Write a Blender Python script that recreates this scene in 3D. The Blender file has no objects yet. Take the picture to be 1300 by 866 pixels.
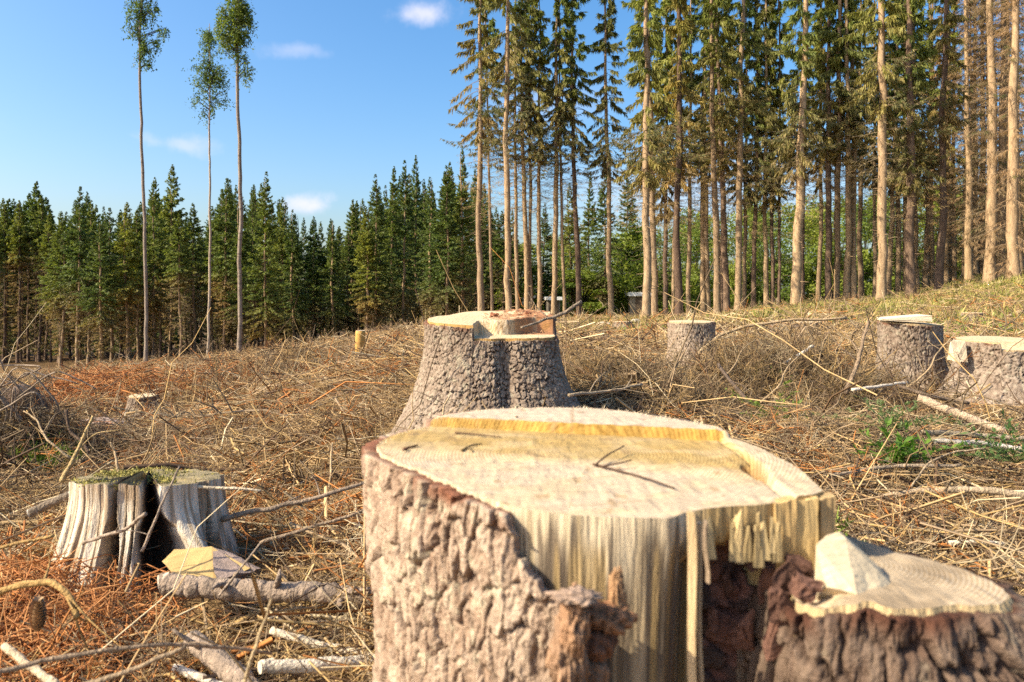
import bpy, bmesh, math
import numpy as np
from mathutils import Vector, Matrix

# ------------------------------------------------------------------ camera, sky, sun, exposure
SC = bpy.context.scene
COL = SC.collection
F, CX, HY = 939.0, 650.0, 372.0          # focal length in photo pixels, centre column, horizon row
cam_d = bpy.data.cameras.new('camera'); cam = bpy.data.objects.new('camera', cam_d); COL.objects.link(cam)
cam.location = (0, 0, 0); cam.rotation_euler = (math.radians(90), 0, 0)
cam_d.sensor_width = 36; cam_d.lens = 36 * F / 1300; cam_d.shift_y = -(433 - HY) / 1300
cam_d.clip_start = 0.05; cam_d.clip_end = 3000
cam_d.dof.use_dof = True; cam_d.dof.focus_distance = 6.0; cam_d.dof.aperture_fstop = 6.0
SC.camera = cam
SUN_EL, SUN_AZ = math.radians(38), math.radians(251)     # azimuth clockwise from +Y (ahead): behind-left of the camera
sun_dir = Vector((math.sin(SUN_AZ) * math.cos(SUN_EL), math.cos(SUN_AZ) * math.cos(SUN_EL), math.sin(SUN_EL)))
world = bpy.data.worlds.new('World'); SC.world = world; world.use_nodes = True
wt = world.node_tree; wt.nodes.clear()
def wn(t, **k):
    n = wt.nodes.new(t)
    for a, v in k.items(): setattr(n, a, v)
    return n
w_out = wn('ShaderNodeOutputWorld'); w_bg = wn('ShaderNodeBackground'); w_bg.inputs['Strength'].default_value = 0.145
sky = wn('ShaderNodeTexSky'); sky.sky_type = 'NISHITA'; sky.sun_disc = False
sky.sun_elevation = SUN_EL; sky.sun_rotation = SUN_AZ; sky.air_density = 1.0; sky.dust_density = 3.0; sky.ozone_density = 2.4
w_geo = wn('ShaderNodeTexCoord')
w_sep = wn('ShaderNodeSeparateXYZ'); wt.links.new(w_geo.outputs['Generated'], w_sep.inputs[0])
w_noise = wn('ShaderNodeTexNoise'); w_noise.inputs['Scale'].default_value = 13; w_noise.inputs['Detail'].default_value = 8; w_noise.inputs['Roughness'].default_value = 0.62
wt.links.new(w_geo.outputs['Generated'], w_noise.inputs['Vector'])
prev = None
def cloud(px, py, rx, ry, amount):
    """one small cloud in the sky: a soft elliptic patch in direction space, broken up by noise"""
    global prev
    d = Vector(((px - CX) / F, 1, -(py - HY) / F)).normalized()
    sub = wn('ShaderNodeVectorMath', operation='SUBTRACT'); sub.inputs[1].default_value = d
    wt.links.new(w_geo.outputs['Generated'], sub.inputs[0])
    nz = wn('ShaderNodeVectorMath', operation='MULTIPLY_ADD'); nz.inputs[1].default_value = (0.12, 0.0, 0.045); nz.inputs[2].default_value = (-0.06, 0, -0.022)
    wt.links.new(w_noise.outputs['Color'], nz.inputs[0])
    ad = wn('ShaderNodeVectorMath', operation='ADD'); wt.links.new(sub.outputs[0], ad.inputs[0]); wt.links.new(nz.outputs[0], ad.inputs[1])
    mu = wn('ShaderNodeVectorMath', operation='MULTIPLY'); mu.inputs[1].default_value = (F / rx, F / rx, F / ry)
    wt.links.new(ad.outputs[0], mu.inputs[0])
    ln = wn('ShaderNodeVectorMath', operation='LENGTH'); wt.links.new(mu.outputs[0], ln.inputs[0])
    mr = wn('ShaderNodeMapRange', interpolation_type='SMOOTHSTEP'); mr.inputs['From Min'].default_value = 1.0; mr.inputs['From Max'].default_value = 0.0; mr.inputs['To Max'].default_value = amount
    wt.links.new(ln.outputs['Value'], mr.inputs['Value'])
    if prev is None: prev = mr.outputs[0]
    else:
        mx = wn('ShaderNodeMath', operation='MAXIMUM'); wt.links.new(prev, mx.inputs[0]); wt.links.new(mr.outputs[0], mx.inputs[1]); prev = mx.outputs[0]
cloud(540, 17, 52, 20, 0.75); cloud(372, 64, 50, 13, 0.3); cloud(240, 184, 48, 15, 0.42); cloud(185, 178, 22, 13, 0.25)
cloud(388, 258, 34, 20, 0.8); cloud(900, 240, 260, 70, 0.35); cloud(700, 130, 120, 40, 0.2); cloud(1500, 60, 160, 50, 0.4); cloud(-300, 120, 180, 40, 0.4)
w_mix = wn('ShaderNodeMix', data_type='RGBA')
w_sat = wn('ShaderNodeHueSaturation'); w_sat.inputs['Saturation'].default_value = 1.34; w_sat.inputs['Hue'].default_value = 0.498; wt.links.new(sky.outputs[0], w_sat.inputs['Color'])
wt.links.new(prev, w_mix.inputs['Factor']); wt.links.new(w_sat.outputs[0], w_mix.inputs['A']); w_mix.inputs['B'].default_value = (4.0, 3.9, 4.5, 1)
wt.links.new(w_mix.outputs['Result'], w_bg.inputs['Color']); wt.links.new(w_bg.outputs[0], w_out.inputs[0])
sun_d = bpy.data.lights.new('sun', 'SUN'); sun = bpy.data.objects.new('sun', sun_d); COL.objects.link(sun)
sun_d.energy = 5.0; sun_d.angle = math.radians(0.53); sun_d.color = (1.0, 0.885, 0.68)
sun.rotation_euler = sun_dir.to_track_quat('Z', 'Y').to_euler()
SC.view_settings.view_transform = 'Standard'; SC.view_settings.look = 'None'
SC.view_settings.exposure = 0.86; SC.view_settings.gamma = 1.0
SC.render.engine = 'CYCLES'; SC.cycles.use_denoising = False; SC.cycles.max_bounces = 4; SC.cycles.diffuse_bounces = 3; SC.cycles.transparent_max_bounces = 4
SC.cycles.sample_clamp_indirect = 4.0; SC.cycles.use_adaptive_sampling = True; SC.cycles.adaptive_threshold = 0.02; SC.cycles.caustics_reflective = False; SC.cycles.caustics_refractive = False

# ------------------------------------------------------------------ numpy noise
def h2(ix, iy, seed=0):
    h = (ix.astype(np.int64) * 374761393 + iy.astype(np.int64) * 668265263 + seed * 974634777) & 0xffffffff
    h = ((h ^ (h >> 13)) * 1274126177) & 0xffffffff
    h = (h ^ (h >> 16)) & 0xffffffff
    h = (h * 2246822519) & 0xffffffff
    return ((h ^ (h >> 15)) & 0xffffff) / float(0xffffff)
def vnoise(x, y, seed=0, per=None):
    ix, iy = np.floor(x).astype(np.int64), np.floor(y).astype(np.int64); fx, fy = x - ix, y - iy
    fx = fx * fx * (3 - 2 * fx); fy = fy * fy * (3 - 2 * fy)
    w = (lambda i: np.mod(i, per)) if per else (lambda i: i)
    a, b = h2(w(ix), iy, seed), h2(w(ix + 1), iy, seed); c, d = h2(w(ix), iy + 1, seed), h2(w(ix + 1), iy + 1, seed)
    return (a * (1 - fx) + b * fx) * (1 - fy) + (c * (1 - fx) + d * fx) * fy
def fbm(x, y, seed=0, o=4, g=0.5):
    s = 0; a = 1; t = 0
    for i in range(o):
        s = s + a * vnoise(x * 2 ** i, y * 2 ** i, seed + i * 17); t += a; a *= g
    return s / t
def worley(x, y, seed=0, per=None, jit=0.9):
    ix, iy = np.floor(x).astype(np.int64), np.floor(y).astype(np.int64)
    f1 = np.full(x.shape, 9.0); f2 = np.full(x.shape, 9.0); cid = np.zeros(x.shape); ox = np.zeros(x.shape); oy = np.zeros(x.shape)
    for dx in (-1, 0, 1):
        for dy in (-1, 0, 1):
            cx, cy = ix + dx, iy + dy; wx = np.mod(cx, per) if per else cx
            px = cx + 0.5 + jit * (h2(wx, cy, seed) - 0.5); py = cy + 0.5 + jit * (h2(wx, cy, seed + 5) - 0.5)
            d = np.hypot(x - px, y - py); r = h2(wx, cy, seed + 9)
            n = d < f1
            f2 = np.where(n, f1, np.minimum(f2, d)); cid = np.where(n, r, cid); f1 = np.where(n, d, f1); ox = np.where(n, x - px, ox); oy = np.where(n, y - py, oy)
    return f1, f2, cid, ox, oy
def sstep(a, b, x):
    t = np.clip((x - a) / (b - a), 0, 1); return t * t * (3 - 2 * t)
def lerp(a, b, t): return a + (b - a) * t

# ------------------------------------------------------------------ mesh helpers
def mesh_np(name, V, Fq, mat=None, col=None, smooth=True, attrs=None):
    """V (n,3); Fq list of int arrays (m,3) or (m,4); col (n,3) stored as point colour 'col'"""
    V = np.ascontiguousarray(V, dtype=np.float32); Fq = [np.asarray(f, dtype=np.int32) for f in (Fq if isinstance(Fq, list) else [Fq]) if len(f)]
    me = bpy.data.meshes.new(name); me.vertices.add(len(V)); me.vertices.foreach_set('co', V.ravel())
    li = np.concatenate([f.ravel() for f in Fq]); tot = np.concatenate([np.full(len(f), f.shape[1], np.int32) for f in Fq])
    me.loops.add(len(li)); me.loops.foreach_set('vertex_index', li.astype(np.int32))
    st = np.concatenate([[0], np.cumsum(tot)[:-1]]).astype(np.int32)
    me.polygons.add(len(tot)); me.polygons.foreach_set('loop_start', st); me.polygons.foreach_set('loop_total', tot)
    me.polygons.foreach_set('use_smooth', np.full(len(tot), bool(smooth)))
    if col is not None:
        a = me.attributes.new('col', 'FLOAT_COLOR', 'POINT'); c = np.ones((len(V), 4), np.float32); c[:, :3] = col; a.data.foreach_set('color', c.ravel())
    me.update(calc_edges=True)
    if mat: me.materials.append(mat)
    return me
def link(name, data, parent=None, loc=None):
    o = bpy.data.objects.new(name, data); COL.objects.link(o)
    if parent is not None: o.parent = parent
    if loc is not None: o.location = loc
    return o
def thing(name, label, cat, loc=(0, 0, 0), group=None, data=None, rz=0):
    o = link(name, data, None, loc); o.rotation_euler = (0, 0, rz)
    return tag(o, label, cat, group)
def tag(o, label, cat, group=None, kind=None):
    if label: o['label'] = label
    if cat: o['category'] = cat
    if group: o['group'] = group
    if kind: o['kind'] = kind
    return o
def tubes(P, R, S=3, cap=False, twist=0):
    """P (n,k,3) polylines, R (n,k) radii -> verts, [faces]"""
    n, k = P.shape[:2]
    T = np.gradient(P, axis=1); T /= np.linalg.norm(T, axis=2, keepdims=True) + 1e-9
    up = np.where(np.abs(T[:, :1, 2:3]) > 0.9, np.array([1.0, 0, 0]), np.array([0, 0, 1.0]))
    A = np.cross(T, np.broadcast_to(up, T.shape)); A /= np.linalg.norm(A, axis=2, keepdims=True) + 1e-9
    B = np.cross(T, A)
    an = np.arange(S) * 2 * np.pi / S + twist
    V = P[:, :, None, :] + R[:, :, None, None] * (A[:, :, None, :] * np.cos(an)[None, None, :, None] + B[:, :, None, :] * np.sin(an)[None, None, :, None])
    idx = np.arange(n * k * S).reshape(n, k, S)
    a, b = idx[:, :-1, :], idx[:, 1:, :]
    q = np.stack([a, np.roll(a, -1, 2), np.roll(b, -1, 2), b], -1).reshape(-1, 4)
    fs = [q]
    if cap: fs += [idx[:, 0, ::-1].reshape(n, S), idx[:, -1, :].reshape(n, S)]
    return V.reshape(-1, 3), fs
def joinm(parts):
    """[(V, [faces], col)] -> one"""
    Vs, Fs, Cs, o = [], {3: [], 4: []}, [], 0
    extra = []
    for V, fs, c in parts:
        Vs.append(V); Cs.append(np.broadcast_to(np.asarray(c, float), (len(V), 3)) if np.ndim(c) == 1 else c)
        for f in fs:
            if not len(f): continue
            (Fs[f.shape[1]] if f.shape[1] in Fs else extra).append(f + o)
        o += len(V)
    fl = [np.concatenate(v) for v in Fs.values() if v] + extra
    return np.concatenate(Vs), fl, np.concatenate(Cs)
def kites(base, d, side, L, W):
    """leaf-like quads: base (n,3), unit dir d, unit side, length L (n), width W (n)"""
    m = base + d * (L * 0.45)[:, None]
    V = np.stack([base, m + side * (W * 0.5)[:, None], base + d * L[:, None], m - side * (W * 0.5)[:, None]], 1)
    return V.reshape(-1, 3), np.arange(len(base) * 4).reshape(-1, 4)
def unit(v): return v / (np.linalg.norm(v, axis=-1, keepdims=True) + 1e-9)
def rvec(r, n): return unit(r.normal(size=(n, 3)))

# ------------------------------------------------------------------ materials
MATS = {}
def nmat(name):
    m = bpy.data.materials.new(name); m.use_nodes = True; t = m.node_tree; t.nodes.clear()
    o = t.nodes.new('ShaderNodeOutputMaterial'); b = t.nodes.new('ShaderNodeBsdfPrincipled'); t.links.new(b.outputs[0], o.inputs[0])
    b.inputs['Roughness'].default_value = 0.85; b.inputs['Specular IOR Level'].default_value = 0.25
    MATS[name] = m
    return m, t, b
def node(t, typ, ins=None, **k):
    n = t.nodes.new(typ)
    for a, v in k.items(): setattr(n, a, v)
    for a, v in (ins or {}).items():
        if hasattr(v, 'links') or hasattr(v, 'is_output'): t.links.new(v, n.inputs[a])
        else: n.inputs[a].default_value = v
    return n
def ramp(t, fac, stops):
    r = t.nodes.new('ShaderNodeValToRGB'); t.links.new(fac, r.inputs[0]); e = r.color_ramp.elements
    while len(e) < len(stops): e.new(0.5)
    for x, (p, c) in zip(e, stops): x.position = p; x.color = (*c, 1)
    return r.outputs[0]
def coords(t, scale=(1, 1, 1), kind='Object'):
    tc = t.nodes.new('ShaderNodeTexCoord'); m = t.nodes.new('ShaderNodeMapping'); m.inputs['Scale'].default_value = scale
    t.links.new(tc.outputs[kind], m.inputs[0]); return m.outputs[0]
def mul(t, a, b, fac=1.0, blend='MULTIPLY'):
    n = t.nodes.new('ShaderNodeMix'); n.data_type = 'RGBA'; n.blend_type = blend; n.inputs['Factor'].default_value = fac
    for v, k in ((a, 'A'), (b, 'B')):
        if isinstance(v, tuple): n.inputs[k].default_value = (*v, 1)
        else: t.links.new(v, n.inputs[k])
    return n.outputs['Result']
def bump(t, b, h, strength, dist=0.01):
    n = t.nodes.new('ShaderNodeBump'); n.inputs['Strength'].default_value = strength; n.inputs['Distance'].default_value = dist
    t.links.new(h, n.inputs['Height']); t.links.new(n.outputs[0], b.inputs['Normal'])
def attr(t): return node(t, 'ShaderNodeAttribute', attribute_name='col').outputs['Color']
def leafy(name, trans=0.3, rough=0.6):
    """foliage: colour from the leaves' own attribute, some light passing through"""
    m, t, b = nmat(name)
    c = attr(t); oi = node(t, 'ShaderNodeObjectInfo')
    r = ramp(t, oi.outputs['Random'], [(0, (0.72, 0.8, 0.8)), (0.5, (1, 1, 1)), (1, (1.22, 1.12, 0.9))])
    c = mul(t, c, r)
    t.links.new(c, b.inputs['Base Color']); b.inputs['Roughness'].default_value = rough
    tr = node(t, 'ShaderNodeBsdfTranslucent'); t.links.new(mul(t, c, (1.15, 1.2, 0.7)), tr.inputs[0])
    mx = node(t, 'ShaderNodeMixShader', {0: trans}); t.links.new(b.outputs[0], mx.inputs[1]); t.links.new(tr.outputs[0], mx.inputs[2])
    t.links.new(mx.outputs[0], t.nodes['Material Output'].inputs[0]); return m
M_NEEDLE = leafy('needles', 0.33); M_LEAF = leafy('leaves', 0.48, 0.5)
def attr_mat(name, scale, amt, rough=0.85, bscale=None, bstr=0.3, stretch=(1, 1, 1), lo=0.55, hi=1.25):
    m, t, b = nmat(name); co = coords(t, stretch)
    n = node(t, 'ShaderNodeTexNoise', {'Vector': co, 'Scale': scale, 'Detail': 5.0, 'Roughness': 0.6})
    r = ramp(t, n.outputs[0], [(0.25, (lo,) * 3), (0.75, (hi,) * 3)])
    t.links.new(mul(t, attr(t), r, amt), b.inputs['Base Color']); b.inputs['Roughness'].default_value = rough
    if bscale:
        n2 = node(t, 'ShaderNodeTexNoise', {'Vector': co, 'Scale': bscale, 'Detail': 4.0}); bump(t, b, n2.outputs[0], bstr)
    return m
M_TWIG = attr_mat('dead_twig', 40, 0.7)
M_SPRAY = attr_mat('dead_branch', 8, 0.6)
for n_ in M_SPRAY.node_tree.nodes:
    if n_.type == 'ATTRIBUTE': n_.attribute_type = 'INSTANCER'; n_.attribute_name = 'tint'
M_BARK = attr_mat('stump_bark', 55, 0.8, 0.9, 180, 0.5)
M_WOOD = attr_mat('cut_wood', 34, 0.45, 0.8, 150, 0.35, (.35, 1.6, 1), lo=0.7, hi=1.15)
M_CUT = attr_mat('sawn_end_grain', 34, 0.5, 0.8, 150, 0.35, (.35, 1.6, 1), lo=0.68, hi=1.15)
_t = M_CUT.node_tree; _b = _t.nodes['Principled BSDF']; _w = node(_t, 'ShaderNodeTexWave', {'Vector': coords(_t, (1, 1.06, 0)), 'Scale': 58.0, 'Distortion': 2.2, 'Detail': 3.0, 'Detail Scale': .25}, wave_type='RINGS', rings_direction='Z')
_src = _b.inputs['Base Color'].links[0].from_socket; _t.links.new(mul(_t, _src, ramp(_t, _w.outputs['Fac'], [(0.1, (.78, .72, .62)), (.55, (1.04, 1.03, 1.02))])), _b.inputs['Base Color'])
M_FIBRE = attr_mat('wood_fibre', 14, 0.85, 0.8, 40, 0.5, (6, 6, 0.35), lo=0.45, hi=1.2)
M_GREY = attr_mat('weathered_wood', 14, 0.8, 0.9, 50, 0.6, (5, 5, 0.5), lo=0.45, hi=1.2)
M_BRANCH = attr_mat('branch_bark', 34, 0.9, 0.9, 120, 1.0, lo=0.35, hi=1.4)
M_MOSS = attr_mat('moss', 30, 0.4, 0.95)
M_GRASS = leafy('grass_blades', 0.3)
def trunk_mat(name, c1, c2, c3, band=False):
    m, t, b = nmat(name); co = coords(t, (1, 1, 0.25)); oi = node(t, 'ShaderNodeObjectInfo')
    ad = node(t, 'ShaderNodeVectorMath', operation='ADD'); t.links.new(co, ad.inputs[0]); t.links.new(oi.outputs['Location'], ad.inputs[1])
    n = node(t, 'ShaderNodeTexNoise', {'Vector': ad.outputs[0], 'Scale': 11.0, 'Detail': 7.0, 'Roughness': 0.72})
    c = ramp(t, n.outputs[0], [(0.3, c1), (0.5, c2), (0.72, c3)])
    r = ramp(t, oi.outputs['Random'], [(0, (0.62, 0.58, 0.55)), (0.35, (0.95, 0.93, 0.9)), (1, (1.2, 1.15, 1.05))])
    c = mul(t, c, r)
    if band:
        c2_ = coords(t, (1, 1, 6)); n3 = node(t, 'ShaderNodeTexNoise', {'Vector': c2_, 'Scale': 1.6, 'Detail': 3.0})
        c = mul(t, c, ramp(t, n3.outputs[0], [(0.33, (0.45, 0.42, 0.4)), (0.42, (1, 1, 1))]))
    t.links.new(c, b.inputs['Base Color']); b.inputs['Roughness'].default_value = 0.9
    n2 = node(t, 'ShaderNodeTexNoise', {'Vector': co, 'Scale': 45.0, 'Detail': 3.0}); bump(t, b, n2.outputs[0], 0.7, 0.02)
    return m
M_TRUNK = trunk_mat('spruce_trunk_bark', (0.15, 0.10, 0.06), (0.315, 0.222, 0.135), (0.46, 0.345, 0.22))
M_TRUNKD = trunk_mat('dark_trunk_bark', (0.08, 0.055, 0.04), (0.15, 0.10, 0.07), (0.25, 0.18, 0.13))
M_BIRCH = trunk_mat('birch_bark', (0.19, 0.15, 0.115), (0.31, 0.255, 0.205), (0.45, 0.39, 0.32), True)
# forest floor
mg, t, b = nmat('clearing_ground')
co = coords(t)
n1 = node(t, 'ShaderNodeTexNoise', {'Vector': co, 'Scale': 0.9, 'Detail': 6.0, 'Roughness': 0.65})
n2 = node(t, 'ShaderNodeTexNoise', {'Vector': co, 'Scale': 26.0, 'Detail': 6.0, 'Roughness': 0.7})
c1 = ramp(t, n1.outputs[0], [(0.3, (0.17, 0.10, 0.05)), (0.5, (0.26, 0.165, 0.082)), (0.7, (0.35, 0.235, 0.115))])
c2 = ramp(t, n2.outputs[0], [(0.3, (0.35, 0.32, 0.3)), (0.52, (0.95, 0.95, 0.95)), (0.7, (1.45, 1.4, 1.3))])
cg = mul(t, mul(t, c1, c2), attr(t))
t.links.new(cg, b.inputs['Base Color']); b.inputs['Roughness'].default_value = 0.95; b.inputs['Specular IOR Level'].default_value = 0.1
bump(t, b, n2.outputs[0], 1.0, 0.03)
M_GROUND = mg

# ------------------------------------------------------------------ terrain
PX_T = np.array([-2200, -200, 0, 185, 400, 560, 700, 850, 1010, 1150, 1260, 1400, 3200], float)
D_T = np.array([1, 2.5, 5, 9, 15, 20, 28, 35, 60, 120, 700], float)
Z_T = np.array([
    [-.85, -.92, -1.15, -1.7, -2.3, -2.8, -3.7, -4.3, -6.2, -10, -20],
    [-.93, -.99, -1.17, -1.65, -2.25, -2.7, -3.5, -4.0, -5.9, -9.5, -20],
    [-.93, -.98, -1.18, -1.63, -2.2, -2.55, -3.3, -3.8, -5.6, -9, -20],
    [-.93, -.98, -1.17, -1.60, -2.05, -2.30, -2.9, -3.4, -5.2, -8, -18],
    [-.93, -.96, -.98, -1.13, -1.45, -1.72, -2.1, -2.45, -3.9, -6, -15],
    [-.85, -.82, -.74, -.85, -1.0, -1.12, -1.35, -1.55, -2.6, -5, -12],
    [-.85, -.78, -.68, -.73, -.92, -1.05, -1.22, -1.35, -2.0, -4, -10],
    [-.85, -.84, -.76, -.74, -.84, -.97, -1.18, -1.30, -1.7, -3, -8],
    [-.87, -.88, -.78, -.66, -.57, -.56, -.60, -.65, -.9, -1, -4],
    [-.87, -.90, -.80, -.68, -.56, -.50, -.38, -.30, 0.0, 1, 2],
    [-.87, -.90, -.80, -.68, -.62, -.22, .50, .75, 1.6, 3, 8],
    [-.87, -.89, -.75, -.56, -.32, .20, 1.10, 1.5, 3.0, 5, 12],
    [-.85, -.85, -.78, -.5, 0., .6, 1.5, 2.0, 4.0, 6, 14]])
TH_T = np.arctan((PX_T - CX) / F)
_th = np.linspace(-math.pi / 2 - 0.1, math.pi / 2 + 0.1, 240); _ld = np.linspace(math.log(0.5), math.log(700), 200)
_tab = np.array([np.interp(_ld, np.log(D_T), row) for row in Z_T])
_tab = np.array([np.interp(_th, TH_T, _tab[:, j]) for j in range(len(_ld))]).T
for _ in range(3):
    p = np.pad(_tab, ((2, 2), (2, 2)), 'edge'); _tab = sum(p[2 + i:2 + i + 240, 2 + j:2 + j + 200] for i in (-2, -1, 0, 1, 2) for j in (-2, -1, 0, 1, 2)) / 25
def gz0(x, y):
    x = np.asarray(x, float); y = np.asarray(y, float)
    th = np.clip(np.arctan2(x, np.abs(y) + 1e-6), _th[0], _th[-1]); ld = np.log(np.clip(np.abs(y) / np.cos(np.clip(th, -1.5, 1.5)) * np.cos(np.clip(th, -1.2, 1.2)), 0.5, 699))
    fi = (th - _th[0]) / (_th[1] - _th[0]); fj = (ld - _ld[0]) / (_ld[1] - _ld[0])
    i = np.clip(fi.astype(int), 0, 238); j = np.clip(fj.astype(int), 0, 198); u = fi - i; v = fj - j
    z = (_tab[i, j] * (1 - u) + _tab[i + 1, j] * u) * (1 - v) + (_tab[i, j + 1] * (1 - u) + _tab[i + 1, j + 1] * u) * v
    return z
def gz(x, y):
    x = np.asarray(x, float); y = np.asarray(y, float); d = np.hypot(x, y)
    z = gz0(x, y)
    z = z + (fbm(x * 1.3 + 50, y * 1.3 + 50, 3, 4) - 0.5) * 0.14 * np.clip(d / 3, 0.4, 1.4) + (fbm(x * 0.22 + 9, y * 0.22 + 9, 8, 3) - 0.5) * 0.5 * sstep(6, 30, d)
    return z
def XY(px, d): return (px - CX) / F * d, d
def G(px, d, up=0.0):
    x, y = XY(px, d); return Vector((x, y, float(gz(np.array([x]), np.array([y]))[0]) + up))
def P(px, py, d): return Vector(((px - CX) / F * d, d, -(py - HY) / F * d))

def greenness(x, y):
    """share of living ground cover: the slope below the right-hand stand and spots elsewhere"""
    d = np.hypot(x, y); px = CX + F * x / np.maximum(y, 0.3)
    g = sstep(11, 18, y) * sstep(640, 800, px) * 0.9 + sstep(10, 20, y) * sstep(900, 1150, px) * 0.7
    g = g + 0.5 * sstep(0.62, 0.75, fbm(x * 0.5 + 31, y * 0.5 + 7, 21, 3)) * sstep(3, 6, y)
    g = g + 0.8 * sstep(38, 50, d) * sstep(600, 700, px)
    return np.clip(g * sstep(0.25, 0.55, fbm(x * 0.6, y * 0.6, 44, 4)), 0, 1)
s = np.linspace(-1, 1, 310); gx = 1.14 * np.sinh(7.0 * s)
X, Y = np.meshgrid(gx, gx + 2.5); Zg = gz(X.ravel(), Y.ravel())
idx = np.arange(310 * 310).reshape(310, 310)
q = np.stack([idx[:-1, :-1], idx[:-1, 1:], idx[1:, 1:], idx[1:, :-1]], -1).reshape(-1, 4)
gr = greenness(X.ravel(), Y.ravel())
GV = np.stack([X.ravel(), Y.ravel(), Zg], 1)
gcol = lerp(np.array([1.0, 1.0, 1.0]), np.array([0.55, 0.80, 0.42]), gr[:, None]); _pxg = CX + F * X.ravel() / np.maximum(Y.ravel(), .3)
gcol = lerp(gcol, np.array([.42, .40, .36]), (sstep(40, 48, Y.ravel()) * sstep(680, 600, _pxg))[:, None])       # needle floor of the spruce forest
ground = link('ground', mesh_np('ground', GV, q, M_GROUND, gcol)); ground['kind'] = 'structure'

# ------------------------------------------------------------------ generic stump
def polar_R(pts, c, n):
    """outline points around c -> radius over n angles (periodic, smoothed)"""
    a = np.array(pts, float) - np.array(c); th = np.arctan2(a[:, 1], a[:, 0]); r = np.hypot(a[:, 0], a[:, 1])
    o = np.argsort(th); th, r = th[o], r[o]
    return lambda T: np.interp(np.mod(T + math.pi, 2 * math.pi) - math.pi, np.concatenate([th - 2 * math.pi, th, th + 2 * math.pi]), np.tile(r, 3))
def bark_height(T, z, R, cell, seed, stretch=1.6):
    """scaly plates with cracks; returns height 0..1, crack mask, plate id"""
    per = max(6, int(round(2 * math.pi * R / cell)))
    u = np.mod(T, 2 * math.pi) / (2 * math.pi) * per; v = z / (cell * stretch)
    nA = fbm(u * 1.6, v * 1.6, seed + 1, 4) - .5; nB = fbm(u * 1.6 + 40, v * 1.6, seed + 2, 4) - .5
    wu = u + 1.1 * nA; wv = v + 1.1 * nB
    f1, f2, c, ox, oy = worley(wu, wv, seed, per)
    e = f2 - f1; gap = sstep(.35, .6, fbm(u * .7, v * .4, seed + 30, 3))            # some joints stay nearly closed
    plate = 1 - (1 - sstep(.015, .17, e)) * (.3 + .7 * gap)
    tx = h2((c * 9999).astype(np.int64), np.full(c.shape, 3), seed) - .5; ty = h2((c * 9999).astype(np.int64), np.full(c.shape, 7), seed) - .2
    tilt = (ox * tx * 1.1 - oy * ty * .9)                                           # scales lift at their lower edge
    g1, g2, c2, gx_, gy_ = worley(wu * 2.3 + nB, wv * 1.7 + nA * 2, seed + 3, None); fine = sstep(0.0, .12, g2 - g1)
    q = fbm(wu * 2.6, wv * 1.5, seed + 14, 4) * 6; flake = np.floor(q) / 6 + sstep(.85, 1.0, q - np.floor(q)) / 6   # flaky layers
    h = plate * (.55 + .30 * c + .50 * tilt) + .14 * fine * plate + .42 * (flake - .45) * plate + .10 * (fbm(wu * 6, wv * 4, seed + 4, 3) - .5)
    return h, np.clip(1 - plate + .22 * (1 - fine), 0, 1), np.clip(.5 * c + .2 * c2 + 1.6 * (flake - .4), 0, 1)
def theta_grid(n, front=0.68):
    """angles, denser on the side that faces -Y"""
    k = int(n * front); a = np.linspace(-math.pi, 0, k, endpoint=False); b = np.linspace(0, math.pi, n - k, endpoint=False)
    return np.concatenate([a, b])
def ring_faces(n, m):
    """m rows x n columns, periodic in columns"""
    idx = np.arange(n * m).reshape(m, n); a, b = idx[:-1], idx[1:]
    return np.stack([a, np.roll(a, -1, 1), np.roll(b, -1, 1), b], -1).reshape(-1, 4)
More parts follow.
